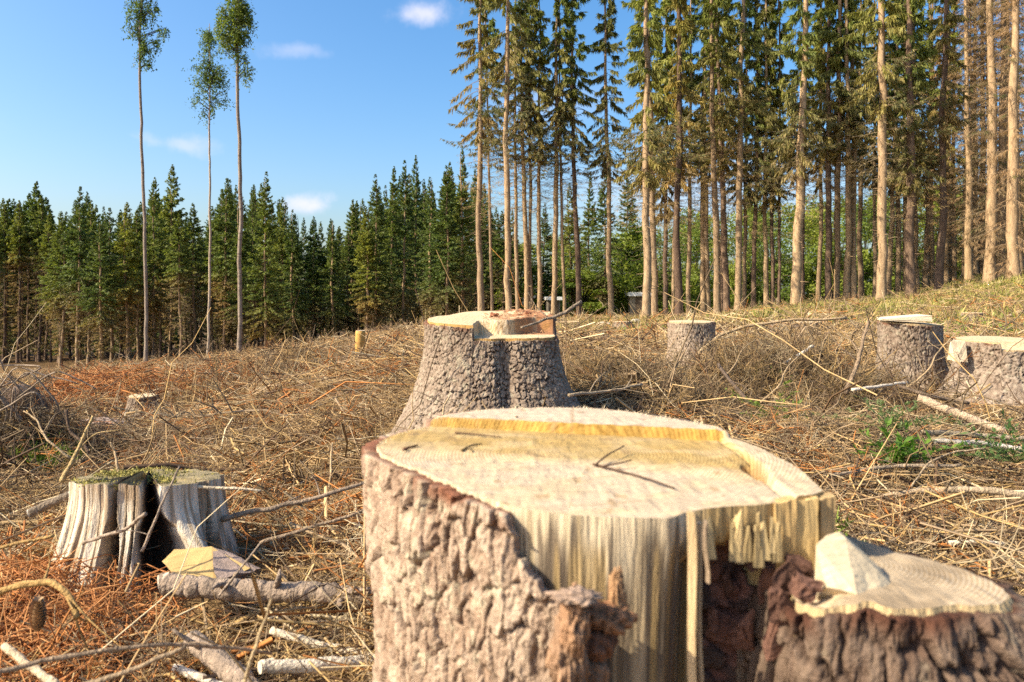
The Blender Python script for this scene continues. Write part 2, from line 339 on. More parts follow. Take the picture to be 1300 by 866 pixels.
def make_stump(name, label, c, zb, Rf, ztop, nT, nZ, nR, thick, amp, cell, seed, bark_cols, wood_col, side_col=None, bark_mask=None,
               radial=None, rim=0.004, cat='tree stump', group=None, bark_mat=None, wood_mat=None, cap_jit=0.0015, front=0.68, top_uneven=0.006, stretch=1.6, bark_tint=None):
    """a sawn stump: wood core with a cut top, and a bark shell round it"""
    T = theta_grid(nT, front); R0 = Rf(T); Rm = float(R0.mean())
    root = thing(name, label, cat, (c[0], c[1], zb), group)
    rad = radial or (lambda T_, z_, zt_: np.zeros_like(z_))
    ex, ey = np.cos(T), np.sin(T)
    # --- core
    def rim_z(r): return ztop(c[0] + ex * r, c[1] + ey * r)
    Rw_top = R0 - thick
    zt = rim_z(Rw_top)
    fr = np.linspace(0, 1, max(24, nZ // 3))[:, None]
    Zs = zb - 0.12 + (zt[None, :] - zb + 0.12) * fr
    TT = np.broadcast_to(T, Zs.shape)
    Rs = (R0 - thick)[None, :] + rad(TT, Zs, zt[None, :])
    Rs = Rs + (0.004 * (fbm(TT * Rm / 0.012, Zs / 0.25, seed + 50, 3) - 0.5)) * (fr < 0.99)
    Vs = np.stack([c[0] + ex * Rs, c[1] + ey * Rs, Zs], -1).reshape(-1, 3)
    m = len(fr)
    rr = np.linspace(1, 0.02, nR)[:, None]
    Rt = Rs[-1][None, :] * rr; Xt = c[0] + ex * Rt; Yt = c[1] + ey * Rt
    Zt = ztop(Xt, Yt); Zt[0] = Zs[-1]
    Zt = Zt + cap_jit * (fbm(Xt * 90, Yt * 25, seed + 60, 3) - 0.5) * 2 * (rr < 0.995)
    Vt = np.stack([Xt, Yt, Zt], -1).reshape(-1, 3)
    Vc = np.array([[c[0], c[1], float(ztop(np.array([c[0]]), np.array([c[1]]))[0])]])
    V = np.concatenate([Vs, Vt, Vc]); o = len(Vs)
    last = o + (nR - 1) * nT + np.arange(nT); ci = np.full(nT, len(V) - 1)
    faces = [ring_faces(nT, m), ring_faces(nT, nR) + o, np.stack([last, np.roll(last, -1), ci], -1)]
    topc = wood_col(Vt[:, 0], Vt[:, 1], Vt[:, 2])
    sc = side_col(Vs[:, 0], Vs[:, 1], Vs[:, 2]) if side_col else np.broadcast_to(np.array([0.52, 0.38, 0.2]), Vs.shape)
    cc = np.concatenate([sc, topc, topc[-1:]])
    V = V - np.array([c[0], c[1], zb])
    wm = mesh_np('wood_core', V, faces, M_CUT, cc); wm.materials.append(M_FIBRE); mi = np.zeros(len(wm.polygons), np.int32); mi[:(m - 1) * nT] = 1; wm.polygons.foreach_set('material_index', mi)
    wood = link('wood_core', wm, root)
    # --- bark
    zr = zt - rim - top_uneven * fbm(T * Rm / 0.03, T * 0, seed + 70, 3) * 2
    fz = np.linspace(0, 1, nZ)[:, None]
    Zb = zb - 0.12 + (zr[None, :] - zb + 0.12) * fz; TB = np.broadcast_to(T, Zb.shape)
    h, crack, cid = bark_height(TB, Zb, Rm, cell, seed, stretch)
    Rb = R0[None, :] + rad(TB, Zb, zt[None, :]) + amp * (h - 0.6)
    if bark_mask is not None:
        xb = c[0] + ex * R0; yb = c[1] + ey * R0
        mk = bark_mask(c[0] + ex * Rb, c[1] + ey * Rb, Zb, TB)
        Rb = Rb - mk * (thick + amp + 0.02); Zb = Zb - mk * .03 * fz ** 6
    Xb, Yb = c[0] + ex * Rb, c[1] + ey * Rb
    Vb = np.stack([Xb, Yb, Zb], -1).reshape(-1, 3)
    Rin = Rb[-1] - thick - 0.004
    Vi = np.stack([c[0] + ex * Rin, c[1] + ey * Rin, Zb[-1] - 0.003], -1)
    V = np.concatenate([Vb, Vi]); f = [ring_faces(nT, nZ)]
    a = (nZ - 1) * nT + np.arange(nT); b_ = nZ * nT + np.arange(nT)
    f.append(np.stack([a, np.roll(a, -1), np.roll(b_, -1), b_], -1))
    plate_c, plate_c2, crack_c = [np.array(k) for k in bark_cols]
    big = fbm(TB * Rm / 0.12, Zb / 0.2, seed + 80, 3)
    lich = sstep(.62, .72, fbm(TB * Rm / .02, Zb / .02, seed + 85, 4))
    cc = lerp(plate_c, plate_c2, np.clip(0.65 * cid + 0.9 * (big - 0.35), 0, 1)[..., None]); cc = lerp(cc, crack_c, (np.clip(crack * 1.2, 0, 1) * 0.85)[..., None])
    cc = lerp(cc, plate_c2 * np.array([.95, 1.05, 1.0]) * 1.1, (.6 * lich)[..., None])
    edge = sstep(0.03, 0.0, zr[None, :] - Zb)[..., None] * sstep(0.45, 0.7, fbm(TB * Rm / 0.05, Zb / 0.05, seed + 90, 2))[..., None]
    cc = lerp(cc, plate_c * np.array([.72, .45, .36]), edge)
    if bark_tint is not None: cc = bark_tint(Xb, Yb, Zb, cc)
    cc = np.concatenate([cc.reshape(-1, 3), np.broadcast_to(plate_c * np.array([.7, .45, .36]), (nT, 3))])
    V = V - np.array([c[0], c[1], zb])
    link('bark', mesh_np('bark', V, f, bark_mat or M_BARK, cc), root)
    return root
def local(root): return np.array(root.location)

def rough_solid(pts, seed, amt=0.004, cuts=3):
    """convex block from corner points, subdivided and roughened"""
    bm = bmesh.new()
    for p in pts: bm.verts.new(p)
    bmesh.ops.convex_hull(bm, input=bm.verts)
    bmesh.ops.triangulate(bm, faces=bm.faces)
    if cuts: bmesh.ops.subdivide_edges(bm, edges=bm.edges, cuts=cuts, use_grid_fill=True)
    r = np.random.default_rng(seed)
    for v in bm.verts: v.co += Vector(r.normal(size=3) * amt)
    V = np.array([v.co for v in bm.verts]); bm.verts.index_update(); Fc = np.array([[v.index for v in f.verts] for f in bm.faces if len(f.verts) == 3])
    Fq = np.array([[v.index for v in f.verts] for f in bm.faces if len(f.verts) == 4])
    bm.free(); return V, [x for x in (Fc, Fq) if len(x)]
def limb(pts, r0, r1, n=24, S=8, seed=0, wob=0.15, bump_=0.12):
    """a natural stick through 3-D control points"""
    pts = np.array([list(p) for p in pts], float); rg = np.random.default_rng(seed)
    tt = np.linspace(0, 1, len(pts)); t = np.linspace(0, 1, n)
    Pp = np.stack([np.interp(t, tt, pts[:, k]) for k in range(3)], 1)
    for _ in range(3): Pp[1:-1] = 0.25 * Pp[:-2] + 0.5 * Pp[1:-1] + 0.25 * Pp[2:]
    L = np.linalg.norm(pts[-1] - pts[0]); w = rg.normal(size=(n, 3)) * wob * L * 0.05; w[0] = w[-1] = 0
    for _ in range(2): w[1:-1] = 0.25 * w[:-2] + 0.5 * w[1:-1] + 0.25 * w[2:]
    Pp += w
    R = (r0 + (r1 - r0) * t) * (1 + bump_ * rg.normal(size=n) * 0.6)
    V, f = tubes(Pp[None], R[None], S, True)
    k_ = np.arange(len(V)); i_, j_ = k_ // S, k_ % S; ctr = Pp[i_]; rel = fbm(i_ * .16 + seed, j_ * 9.0 / S + 3, seed + 5, 4, .6) - .5
    V = ctr + (V - ctr) * (1 + bump_ * 2.2 * rel)[:, None] + rg.normal(size=V.shape) * bump_ * 0.12 * r0
    return V, f, Pp
def stick(name, label, cat, pts, r0, r1, col, seed=0, group=None, side=(), mat=None, S=8, n=24, end_col=None, parts=True, wob=0.15, bump_=0.12):
    """one branch or log lying on the ground, its side twigs as parts"""
    V, f, Pp = limb(pts, r0, r1, n, S, seed, wob, bump_)
    o0 = Pp[len(Pp) // 2].copy()
    rg = np.random.default_rng(seed + 900)
    if side or end_col is not None:
        root = thing(name, label, cat, o0, group)
        link('stem', mesh_np('stem', V - o0, f, mat or M_BRANCH, np.broadcast_to(np.array(col), V.shape) * (1 + 0.0 * V)), root)
    else:
        root = thing(name, label, cat, o0, group, mesh_np(name, V - o0, f, mat or M_BRANCH, np.broadcast_to(np.array(col), V.shape)))
    if end_col is not None:
        for e, s_ in ((0, -1), (len(Pp) - 1, 1)):
            rr = r0 if e == 0 else r1; ax = unit(Pp[min(e + 1, len(Pp) - 1)] - Pp[max(e - 1, 0)]) * s_
            up = np.array([0, 0, 1.0]) if abs(ax[2]) < 0.9 else np.array([1.0, 0, 0]); A = unit(np.cross(ax, up)); B = np.cross(ax, A)
            an = np.linspace(0, 2 * np.pi, 14, endpoint=False)
            ring = Pp[e] + ax * 0.004 + rr * 0.93 * (A * np.cos(an)[:, None] + B * np.sin(an)[:, None])
            ring2 = ring - ax * 0.03
            Vd = np.concatenate([ring, ring2, [Pp[e] + ax * 0.004]]) - o0
            i = np.arange(14); fd = [np.stack([i, np.roll(i, -1), np.roll(i, -1) + 14, i + 14], -1), np.stack([i, np.roll(i, -1), np.full(14, 28)], -1)]
            link('cut_end', mesh_np('cut_end', Vd, fd, M_WOOD, np.broadcast_to(np.array(end_col), Vd.shape), False), root)
    for k, (t, L, up) in enumerate(side):
        i = int(t * (len(Pp) - 1)); ax = unit(Pp[min(i + 1, len(Pp) - 1)] - Pp[max(i - 1, 0)]); d = unit(rg.normal(size=3) * np.array([1, 1, 0.5]) + ax * 0.8 + np.array([0, 0, up]))
        p0 = Pp[i]; r = (r0 + (r1 - r0) * t) * 0.45
        V2, f2, _ = limb([p0, p0 + d * L * 0.5 + rg.normal(size=3) * 0.06 * L, p0 + d * L + rg.normal(size=3) * 0.16 * L], r, r * 0.3, 9, 5, seed + 31 * k, 0.3)
        link('side_twig', mesh_np('side_twig', V2 - o0, f2, mat or M_BRANCH, np.broadcast_to(np.array(col), V2.shape)), root)
    return root

# ------------------------------------------------------------------ foreground stump
def pxy(x, y, z): return CX + F * x / y, HY - F * z / y
FC = (0.09, 1.16)
F_OUT = [(-.24, 1.216), (-.20, 1.13), (-.15, 1.06), (-.097, .99), (-.05, .925), (-.009, .876), (.035, .85), (.10, .832), (.184, .828), (.222, .862), (.27, .875), (.336, .893), (.385, .905),
         (.408, .925), (.415, 1.0), (.41, 1.1), (.40, 1.2), (.37, 1.29), (.32, 1.37), (.25, 1.45), (.146, 1.515), (.06, 1.52), (-.03, 1.50), (-.135, 1.43), (-.20, 1.36), (-.232, 1.29)]
FR = polar_R(F_OUT, FC, 0)
def f_step(x, y): return y - (1.395 - .273 * (x + .18)) + 0.012 * (fbm(x * 14, y * 4, 5, 3) - .5)
def f_xr(y): return .352 + .012 * (fbm(y * 9, y * 0 + 3.3, 12, 3) - .5) * 2 + .03 * (y - 1.05)
def f_top(x, y):
    z = -.25 - .004 * sstep(1.1, .85, y) + .0025 * (fbm(x * 8, y * 8, 31, 3) - .5)
    plate = sstep(0, .004, f_step(x, y)) * sstep(-.21, -.12, x) * sstep(.382, .374, x)
    z = z + .0175 * plate
    z = z - .0035 * sstep(.0, .03, 1.198 - .334 * (x + .166) - y) * (.6 + .8 * fbm(x * 10, y * 10, 77, 2))
    xr = f_xr(y); right = sstep(-.001, .001, x - xr) * (1 - plate) * sstep(1.33, 1.30, y)
    z = z + right * (.0065 - .02 * (x - .35))
    z = z - .009 * np.exp(-((x - xr) / .0035) ** 2) * sstep(1.28, 1.2, y)
    z = z - .05 * np.exp(-(((x - .343) / .012) ** 2 + ((y - 1.045) / .028) ** 2) ** 2)
    z = z - .02 * np.exp(-(((x - .376) / .012) ** 2 + ((y - 1.262) / .02) ** 2) ** 2)
    dd = np.hypot(x + .5, y - 2.6); z = z + .0011 * (vnoise(dd * 190, x * 3, 14) - .5)
    # the torn front right, where the hinge broke away
    z = z - .012 * sstep(.885, .865, y) * sstep(.20, .23, x) * (.3 + 1.4 * vnoise(x * 120, y * 20, 8))
    return z
def f_wood(x, y, z):
    st = f_step(x, y); l2 = 1.198 - .334 * (x + .166) - y + .06 * (fbm(x * 7, y * 16, 15, 5) - .5)
    pale = np.array([.55, .44, .32]); pink = np.array([.56, .45, .335]); yel = np.array([.42, .275, .085]); ol = np.array([.40, .295, .135])
    c = lerp(np.broadcast_to(lerp(yel, ol, .0), x.shape + (3,)), ol, fbm(x * 12, y * 12, 51, 3)[..., None])
    c = lerp(c, pale, (sstep(-.03, .04, l2) * .9)[..., None]); c = lerp(c, np.array([.55, .42, .24]), (.45 * sstep(.45, .7, fbm(x * 16, y * 30, 88, 4)))[..., None])
    pl = sstep(.004, .009, st) * sstep(-.2, -.1, x); c = lerp(c, pink, pl[..., None])
    face = (1 - sstep(.003, .007, np.abs(st - .002))) * sstep(-.2, -.12, x) * sstep(.38, .37, x)
    streak = .75 + .5 * vnoise(x * 160, y * 0 + 1, 6); c = lerp(c, np.array([.40, .24, .055]) * streak[..., None], face[..., None])
    c = lerp(c, np.array([.54, .43, .29]), (sstep(0, .01, x - f_xr(y)) * sstep(1.3, 1.27, y))[..., None])
    hole = np.exp(-(((x - .343) / .014) ** 2 + ((y - 1.045) / .03) ** 2) ** 2); c = lerp(c, np.array([.42, .2, .07]), hole[..., None])
    rings = .97 + .035 * np.sin(np.hypot(x - .07, (y - 1.15)) * 420 + 6 * fbm(x * 6, y * 6, 4, 3)); saw = .93 + .14 * fbm(x * 6 + y * 90, y * 70 - x * 8, 66, 2)
    c = c * (rings * saw)[..., None]
    dd = np.hypot(x + .5, y - 2.6); arcs = vnoise(dd * 190, x * 3, 14) * .6 + vnoise(dd * 420, x * 5, 24) * .4; c = c * (.86 + .26 * arcs)[..., None]
    an_ = np.arctan2(y - 1.15, x - .07); rr_ = np.hypot(x - .07, y - 1.15); chk = sstep(.035, .0, np.abs(vnoise(an_ * 3.1 + 40, rr_ * 6, 19) - .5)) * sstep(.04, .1, rr_) * sstep(.55, .7, vnoise(an_ * 2.2 + 9, rr_ * 3, 29)); c = lerp(c, np.array([.25, .16, .07]), (.55 * chk)[..., None])
    spots = sstep(.70, .78, fbm(x * 45, y * 30, 99, 3)); c = lerp(c, np.array([.3, .2, .1]), (.6 * spots)[..., None])
    return c
def f_side(x, y, z):
    px, py = pxy(x, y, z); T = np.arctan2(y - FC[1], x - FC[0])
    st = fbm(T * 40, z * 3, 7, 4); st2 = vnoise(T * 120, z * 5, 71)
    top = sstep(-.345, -.265, z + .12 * (st - .5) + .05 * (fbm(T * 9, z * 2, 29, 3) - .5))
    c = lerp(np.array([.44, .34, .21]), np.array([.19, .145, .10]), sstep(.40, .62, st)[:, None]); c = lerp(c, np.array([.66, .54, .36]), (top * .95)[:, None])
    c = lerp(c, np.array([.42, .29, .12]), (.6 * sstep(.6, .8, fbm(T * 22, z * 2, 17, 3)))[:, None]) * (.7 + .5 * st2)[:, None]
    dk = sstep(-.262, -.30, z + .10 * (fbm(T * 40, z * 1.5, 27, 3) - .5)) * sstep(.45, .53, fbm(T * 30, z * 2.0, 37, 4)); c = lerp(c, np.array([.12, .088, .06]), (dk * .9)[:, None])
    c = lerp(c, np.array([.42, .29, .12]), (.6 * sstep(.56, .62, fbm(T * 18 + 7, z * 1.5, 47, 3)) * sstep(-.28, -.31, z))[:, None])
    hinge = sstep(880, 900, px); c = lerp(c, np.array([.54, .37, .16]) * (.6 + .6 * st2)[:, None], hinge[:, None])
    return c
_va = math.atan2(.895 - FC[1], .275 - FC[0])
def f_rad(T, z, zt):
    d = np.mod(T - _va + math.pi, 2 * math.pi) - math.pi
    r = -.085 * np.exp(-(d / .17) ** 2) * sstep(-.298, -.318, z + .03 * (vnoise(T * 60, T * 0, 3) - .5))
    r = r - .018 * sstep(-.25, -.6, z) + .010 * (fbm(T * 2.2, z * 5, 61, 2) - .5) * sstep(-.25, -.3, z) + .09 * sstep(-.62, -.95, z)
    r = r + .012 * np.exp(-((T + 2.55) / .25) ** 2) * sstep(-.28, -.34, z)
    return r
_bx = ([600, 640, 700, 750, 790, 830, 866, 1000], [634, 640, 657, 690, 742, 765, 772, 790])
def f_bm(x, y, z, T):
    px, py = pxy(x, y, z); jag = 14 * (fbm(px / 14, py / 22, 33, 3) - .5)
    fr = (y < 1.12) & (x > -.2)
    a = sstep(-2, 3, px - np.interp(py, *_bx) + jag) * (px < 893 + jag * .3)
    b = (px >= 880) * sstep(-.002, .006, z + .322 + .02 * (vnoise(px / 9, py * 0, 3) - .5))
    c_ = (x > .30) * sstep(-.004, .004, z + .365)
    return np.where(fr, np.clip(np.maximum(np.maximum(a, b), c_), 0, 1), np.where(x > .36, sstep(-.01, .01, z + .36), 0))
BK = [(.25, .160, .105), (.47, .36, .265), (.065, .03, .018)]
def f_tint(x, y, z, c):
    """bark colour turns to a darker, mottled red in the hollow between the root lobes"""
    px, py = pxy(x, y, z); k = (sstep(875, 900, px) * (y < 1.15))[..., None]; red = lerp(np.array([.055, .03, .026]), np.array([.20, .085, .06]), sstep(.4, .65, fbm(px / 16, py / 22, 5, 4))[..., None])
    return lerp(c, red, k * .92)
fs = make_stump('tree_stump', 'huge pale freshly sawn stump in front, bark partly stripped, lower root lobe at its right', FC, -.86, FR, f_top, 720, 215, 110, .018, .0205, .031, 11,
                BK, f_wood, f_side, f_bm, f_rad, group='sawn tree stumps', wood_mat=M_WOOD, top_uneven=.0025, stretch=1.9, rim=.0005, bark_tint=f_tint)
# the lower root lobe
LC = (.425, .915)
L_OUT = [(.315, .93), (.31, .87), (.315, .82), (.33, .79), (.37, .778), (.42, .775), (.48, .778), (.535, .79), (.562, .83), (.55, .90), (.50, .955), (.455, 1.02), (.40, 1.08), (.35, 1.06), (.32, 1.0)]
def l_top(x, y): return -.332 - .012 * (x - .4) + .006 * (fbm(x * 22, y * 22, 5, 4) - .5) - .03 * sstep(.385, .33, x) * fbm(x * 40, y * 40, 6, 3) - .006 * sstep(.45, .6, fbm(x * 9 + 4, y * 9, 16, 2))
def l_wood(x, y, z):
    c = lerp(np.array([.30, .23, .15]), np.array([.47, .37, .25]), sstep(.3, .7, fbm(x * 18, y * 18, 8, 4))[..., None]); rg = .97 + .04 * np.sin(np.hypot(x - .2, y - 1.1) * 260 + 5 * fbm(x * 8, y * 8, 2, 2))
    return c * rg[..., None]
_lr = polar_R(L_OUT, LC, 0)
lobe = make_stump('lobe', 'x', LC, -.86, lambda T: _lr(T) * (1 + .07 * (fbm(np.mod(T, 6.2832) * 5, T * 0, 71, 3) - .5) + .012 * (vnoise(np.mod(T, 6.2832) * 26, T * 0, 72) - .5)), l_top, 440, 120, 60, .012, .024, .034, 23, [(.10, .062, .042), (.22, .16, .115), (.05, .026, .018)], l_wood,
                  radial=lambda T, z, zt: .20 * np.clip((-.34 - z) / .5, 0, 1) ** .75 * (.2 + .8 * np.clip(np.cos(T + .25), 0, 1)) + .016 * (fbm(T * 4, z * 3, 9, 3) - .5), top_uneven=.004, stretch=1.8, rim=.0005)
for ch in list(lobe.children):
    ch.parent = fs; ch.location = lobe.location - fs.location; ch.name = 'root_flare_' + ch.name.split('.')[0]
bpy.data.objects.remove(lobe)
FO = local(fs)
rg = np.random.default_rng(5)
def part(root, name, V, f, mat, col, smooth=True):
    c = np.broadcast_to(np.array(col, float), V.shape) if np.ndim(col) == 1 else col
    return link(name, mesh_np(name, V - local(root), f, mat, c, smooth), root)
# long upright splinters left of the hollow
for k, (px, w, d, y0, y1) in enumerate([(877, 9, .822, 650, 920), (887, 5, .828, 664, 905), (895, 3, .838, 662, 740)]):
    n = 14; tt = np.linspace(0, 1, n); hw = w / F * d / 2; ctr = np.array(P(px, y0, d))[None] * (1 - tt)[:, None] + np.array(P(px + 3, y1, d + .012))[None] * tt[:, None]
    wl = hw * (.8 + .35 * fbm(tt * 6, tt * 0 + k, 5, 2)); jx = .0012 * np.sin(tt * 7 + k); L4 = [ctr + np.stack([sx * wl + jx, 0 * tt + sy, 0 * tt], 1) for sx, sy in ((-1, 0), (.9, -.004), (1, .006), (-.9, .006))]
    V = np.stack(L4, 1).reshape(-1, 3); f = [ring_faces(4, n), np.array([[0, 1, 2, 3]])]; part(fs, 'splinter', V, f, M_FIBRE, [(.58, .42, .23), (.48, .36, .22), (.3, .22, .15)][k], False)
# torn fibres of the hinge along the front right rim
for k in range(15):
    px = rg.uniform(890, 1000); x, y = (px - CX) / F * .885, .885 + rg.normal() * .004; h_ = rg.uniform(.004, .026) * rg.random() + .004
    z0 = -.268 - rg.uniform(0, .02); w = rg.uniform(.002, .008)
    pts = [(x - w, y - .003, z0 - .04), (x + w, y - .003, z0 - .04), (x + w, y + .004, z0 - .04), (x - w * .6, y, z0 + .01 * rg.random()), (x + rg.normal() * .004, y - .004 + rg.normal() * .003, z0 + h_ * .8)]
    V, f = rough_solid(pts, k, .0003, 1); part(fs, 'torn_fibre', V, f, M_FIBRE, np.array([.58, .43, .21]) * rg.uniform(.6, 1.1), False)
# hinge plank standing under the right-hand plate
for k, (px0, px1, d) in enumerate([(985, 1012, .90), (1010, 1040, .905), (1042, 1062, .915)]):
    x0, x1 = (px0 - CX) / F * d, (px1 - CX) / F * d; pts = [(x0, d, -.257), (x1, d + .002, -.252), (x0, d, -.345), (x1, d + .002, -.345), (x0, d + .02, -.257), (x1, d + .02, -.252), (x1, d + .02, -.345)]
    V, f = rough_solid(pts, 60 + k, .0006, 3); part(fs, 'hinge_wood', V, f, M_FIBRE, [(.52, .35, .15), (.58, .41, .18), (.42, .29, .14)][k], False)
# frayed rim of the upper cut
n = 1100; th = rg.uniform(.12 * math.pi, .98 * math.pi, n); R_ = FR(th) - .02 - rg.uniform(0, .012, n)
bx_, by_ = FC[0] + np.cos(th) * R_, FC[1] + np.sin(th) * R_; bz_ = f_top(bx_, by_) - .001
dv = unit(np.stack([np.cos(th), np.sin(th), np.full(n, .9)], 1) + rg.normal(size=(n, 3)) * .8)
V, f = kites(np.stack([bx_, by_, bz_], 1), dv, rvec(rg, n), rg.uniform(.002, .011, n) * (.3 + .9 * vnoise(th * 14, th * 0, 4)), rg.uniform(.0006, .0016, n))
o = part(fs, 'frayed_rim', V, [f], M_WOOD, (.72, .58, .38), False); o['kind'] = 'stuff'
# broken branch stub on the front face
stub = []
S0 = np.array(P(728, 775, .80))
for k, (cx, cy, d, sx, sy, sz, col) in enumerate([(731, 757, .775, .026, .018, .006, (.36, .25, .18)), (729, 790, .795, .016, .03, .034, (.40, .23, .13)), (722, 835, .80, .02, .03, .04, (.33, .2, .12)),
                                                 (768, 783, .805, .030, .024, .014, (.30, .15, .075)), (783, 760, .815, .009, .012, .03, (.42, .24, .12)), (757, 812, .81, .022, .02, .018, (.2, .1, .06)), (745, 850, .815, .02, .02, .03, (.26, .16, .1))]):
    c0 = np.array(P(cx, cy, d)); bm = bmesh.new(); bmesh.ops.create_icosphere(bm, subdivisions=5, radius=1)
    V = np.array([v.co for v in bm.verts]); bm.verts.index_update(); Fc = np.array([[v.index for v in f_.verts] for f_ in bm.faces]); bm.free()
    nz = fbm(V[:, 0] * 5.5 + 9 + k, V[:, 2] * 2.5 + V[:, 1] * 3.7, 40 + k, 5, .65); V = V * (.55 + .95 * nz)[:, None] * np.array([sx, sy, sz]) + c0
    stub.append((V, [Fc], np.array(col) * (.25 + 1.1 * nz)[:, None]))
V, f, c_ = joinm(stub); part(fs, 'branch_stub', V, f, M_BARK, c_)
# reddish bark flakes inside the hollow
for k, (px, py, d, w, h_) in enumerate([(912, 700, .93, .03, .05), (940, 685, .90, .045, .04), (955, 705, .895, .022, .04), (925, 745, .925, .02, .05), (905, 790, .92, .02, .05), (975, 740, .91, .03, .06), (945, 800, .91, .03, .06), (1000, 735, .86, .05, .05), (1022, 748, .83, .05, .03), (995, 765, .84, .04, .05), (1015, 722, .875, .04, .03), (985, 800, .85, .035, .07)]):
    c0 = np.array(P(px, py, d)); pts = c0 + rg.uniform(-.5, .5, (12, 3)) * np.array([w, .018, h_])
    V, f = rough_solid([tuple(p) for p in pts], 80 + k, .0015, 2); part(fs, 'bark_flake', V, f, M_BARK, np.array([.17, .085, .058]) * rg.uniform(.5, 1.3), False)
# wedge of wood left on the lower cut
def zl(x, y): return float(l_top(np.array([x]), np.array([y]))[0])
wpts = []
for px, py, up in [(1034, 736, 0), (1088, 755, 0), (1132, 741, 0), (1076, 708, 0)]:
    d = .331 * F / (py - HY); x = (px - CX) / F * d; wpts.append((x, d, zl(x, d) + .001))
wpts += [tuple(P(1036, 692, .852)), tuple(P(1048, 681, .868)), tuple(P(1066, 675, .872)), tuple(P(1098, 703, .878)), tuple(P(1118, 724, .86)), tuple(P(1074, 684, .862)), tuple(P(1050, 746, .822))]
V, f = rough_solid(wpts, 3, .0007, 2)
o0 = np.array(wpts[0]); wedge = thing('wood_wedge', 'small pale chunk of sawn wood resting on the low root cut of the big stump', 'wood chunk', o0, None, mesh_np('wood_wedge', V - o0, f, M_WOOD, np.broadcast_to(np.array([.60, .48, .31]), V.shape), False))
# twigs on the cut face
def on_top(px, py, up=.003):
    h_ = .2505; d = h_ * F / (py - HY)
    for _ in range(4):
        x = (px - CX) / F * d; z = float(f_top(np.array([x]), np.array([d]))[0]) + up; d = -z * F / (py - HY)
    return (x, d, z)
def top_twig(label, runs, r, col, seed):
    ps = []
    for k, run in enumerate(runs):
        V, f, _ = limb([on_top(*p) for p in run], r * (1 if k == 0 else .7), r * .5, 12, 5, seed + k, .12); ps.append((V, f, np.array(col)))
    V, f, c_ = joinm(ps); o0 = np.array(on_top(*runs[0][0])); thing('twig', label, 'twig', o0, 'twigs lying on the big stump', mesh_np('twig', V - o0, f, M_TWIG, c_))
top_twig('dark forked twig lying across the middle of the big pale cut', [[(753, 589, .004), (775, 594, .004), (815, 606, .003), (856, 620, .003)], [(756, 590, .005), (770, 578, .012), (792, 566, .014)], [(765, 592, .005), (785, 588, .01), (802, 584, .012)]], .0022, (.09, .055, .035), 3)
top_twig('thin straight dark twig at the foot of the yellow saw step', [[(578, 549), (610, 552), (636, 555)]], .002, (.12, .075, .04), 8)
top_twig('tiny crumpled twig on the yellow part of the big cut', [[(586, 572), (596, 566), (612, 563)], [(594, 568), (600, 573)]], .002, (.16, .11, .05), 12)
top_twig('small dark chip at the left rim of the big cut', [[(512, 570), (520, 568), (530, 565)], [(516, 569, .006), (511, 572, .004)]], .0028, (.1, .045, .025), 15)
top_twig('short dark twig on the raised back plate of the big cut', [[(655, 529), (668, 533), (682, 537)]], .0018, (.2, .13, .07), 19)

# ------------------------------------------------------------------ middle stump
def blob_R(r, seed, a=.06, lobes=()):
    def f(T):
        k = np.mod(T, 2 * math.pi) / (2 * math.pi); v = r * (1 + a * (vnoise(k * 9, k * 0, seed, 9) - .5) * 2)
        for t0, w, h_ in lobes: v = v + h_ * np.exp(-(((np.mod(T - t0 + math.pi, 2 * math.pi)) - math.pi) / w) ** 2)
        return v
    return f
def flare(zb, ht, amt, seed, k=7, p=2.2):
    def f(T, z, zt):
        u = np.clip(1 - (z - zb) / ht, 0, 1.3); kk = np.mod(T, 2 * math.pi) / (2 * math.pi)
        return amt * u ** p * (.55 + .9 * vnoise(kk * k, kk * 0, seed, k)) - .012 * u * (1 - u) * 4
    return f
def wood_c(c1, c2, seed, c=(0, 0)):
    def f(x, y, z):
        k = lerp(np.array(c1), np.array(c2), fbm((x - c[0]) * 9 + 20, (y - c[1]) * 9 + 20, seed, 4)[..., None])
        return k * (.92 + .12 * np.sin(np.hypot(x - c[0], y - c[1]) * 300 + 6 * fbm(x * 5, y * 5, seed + 3, 2)))[..., None]
    return f
MC = ((624 - CX) / F * 4.08, 4.08); mzb = -.66
def m_lower(x, y):
    xx, yy = x - MC[0], y - MC[1]; w = .03 * (fbm(x * 12, y * 12, 9, 2) - .5)
    return sstep(-.004, .004, xx + .075 + w) * sstep(.004, -.004, yy + .10 + w - .12 * sstep(.05, .25, xx))
def m_top(x, y):
    xx, yy = x - MC[0], y - MC[1]; lo = m_lower(x, y)
    z = -.143 + .06 * yy + .006 * (fbm(x * 9, y * 9, 4, 3) - .5) + .015 * sstep(.1, .3, yy + xx * .4)
    duff = sstep(.02, .2, xx + .05) * sstep(-.15, .05, yy); z = z + duff * .02 * fbm(x * 40, y * 40, 12, 3)
    return z * (1 - lo) + (-.226 + .02 * yy + .004 * fbm(x * 30, y * 30, 3, 2)) * lo
def m_wood(x, y, z):
    c = wood_c((.62, .47, .28), (.70, .56, .36), 6, MC)(x, y, z); xx, yy = x - MC[0], y - MC[1]
    duff = sstep(-.02, .10, xx + .08 * (fbm(x * 12, y * 12, 3, 3) - .5) * 4) * sstep(-.12, -.02, yy) * sstep(.45, .6, fbm(x * 20, y * 20, 44, 3) + .15)
    c = lerp(c, np.array([.30, .13, .06]), (duff * .9)[..., None]); lo = m_lower(x, y)
    return lerp(c, np.array([.5, .27, .08]) * (.7 + .6 * vnoise(x * 90, y * 90, 3))[..., None], (lo * sstep(-.21, -.19, z))[..., None])
BK2 = [(.21, .152, .108), (.36, .285, .215), (.065, .038, .026)]
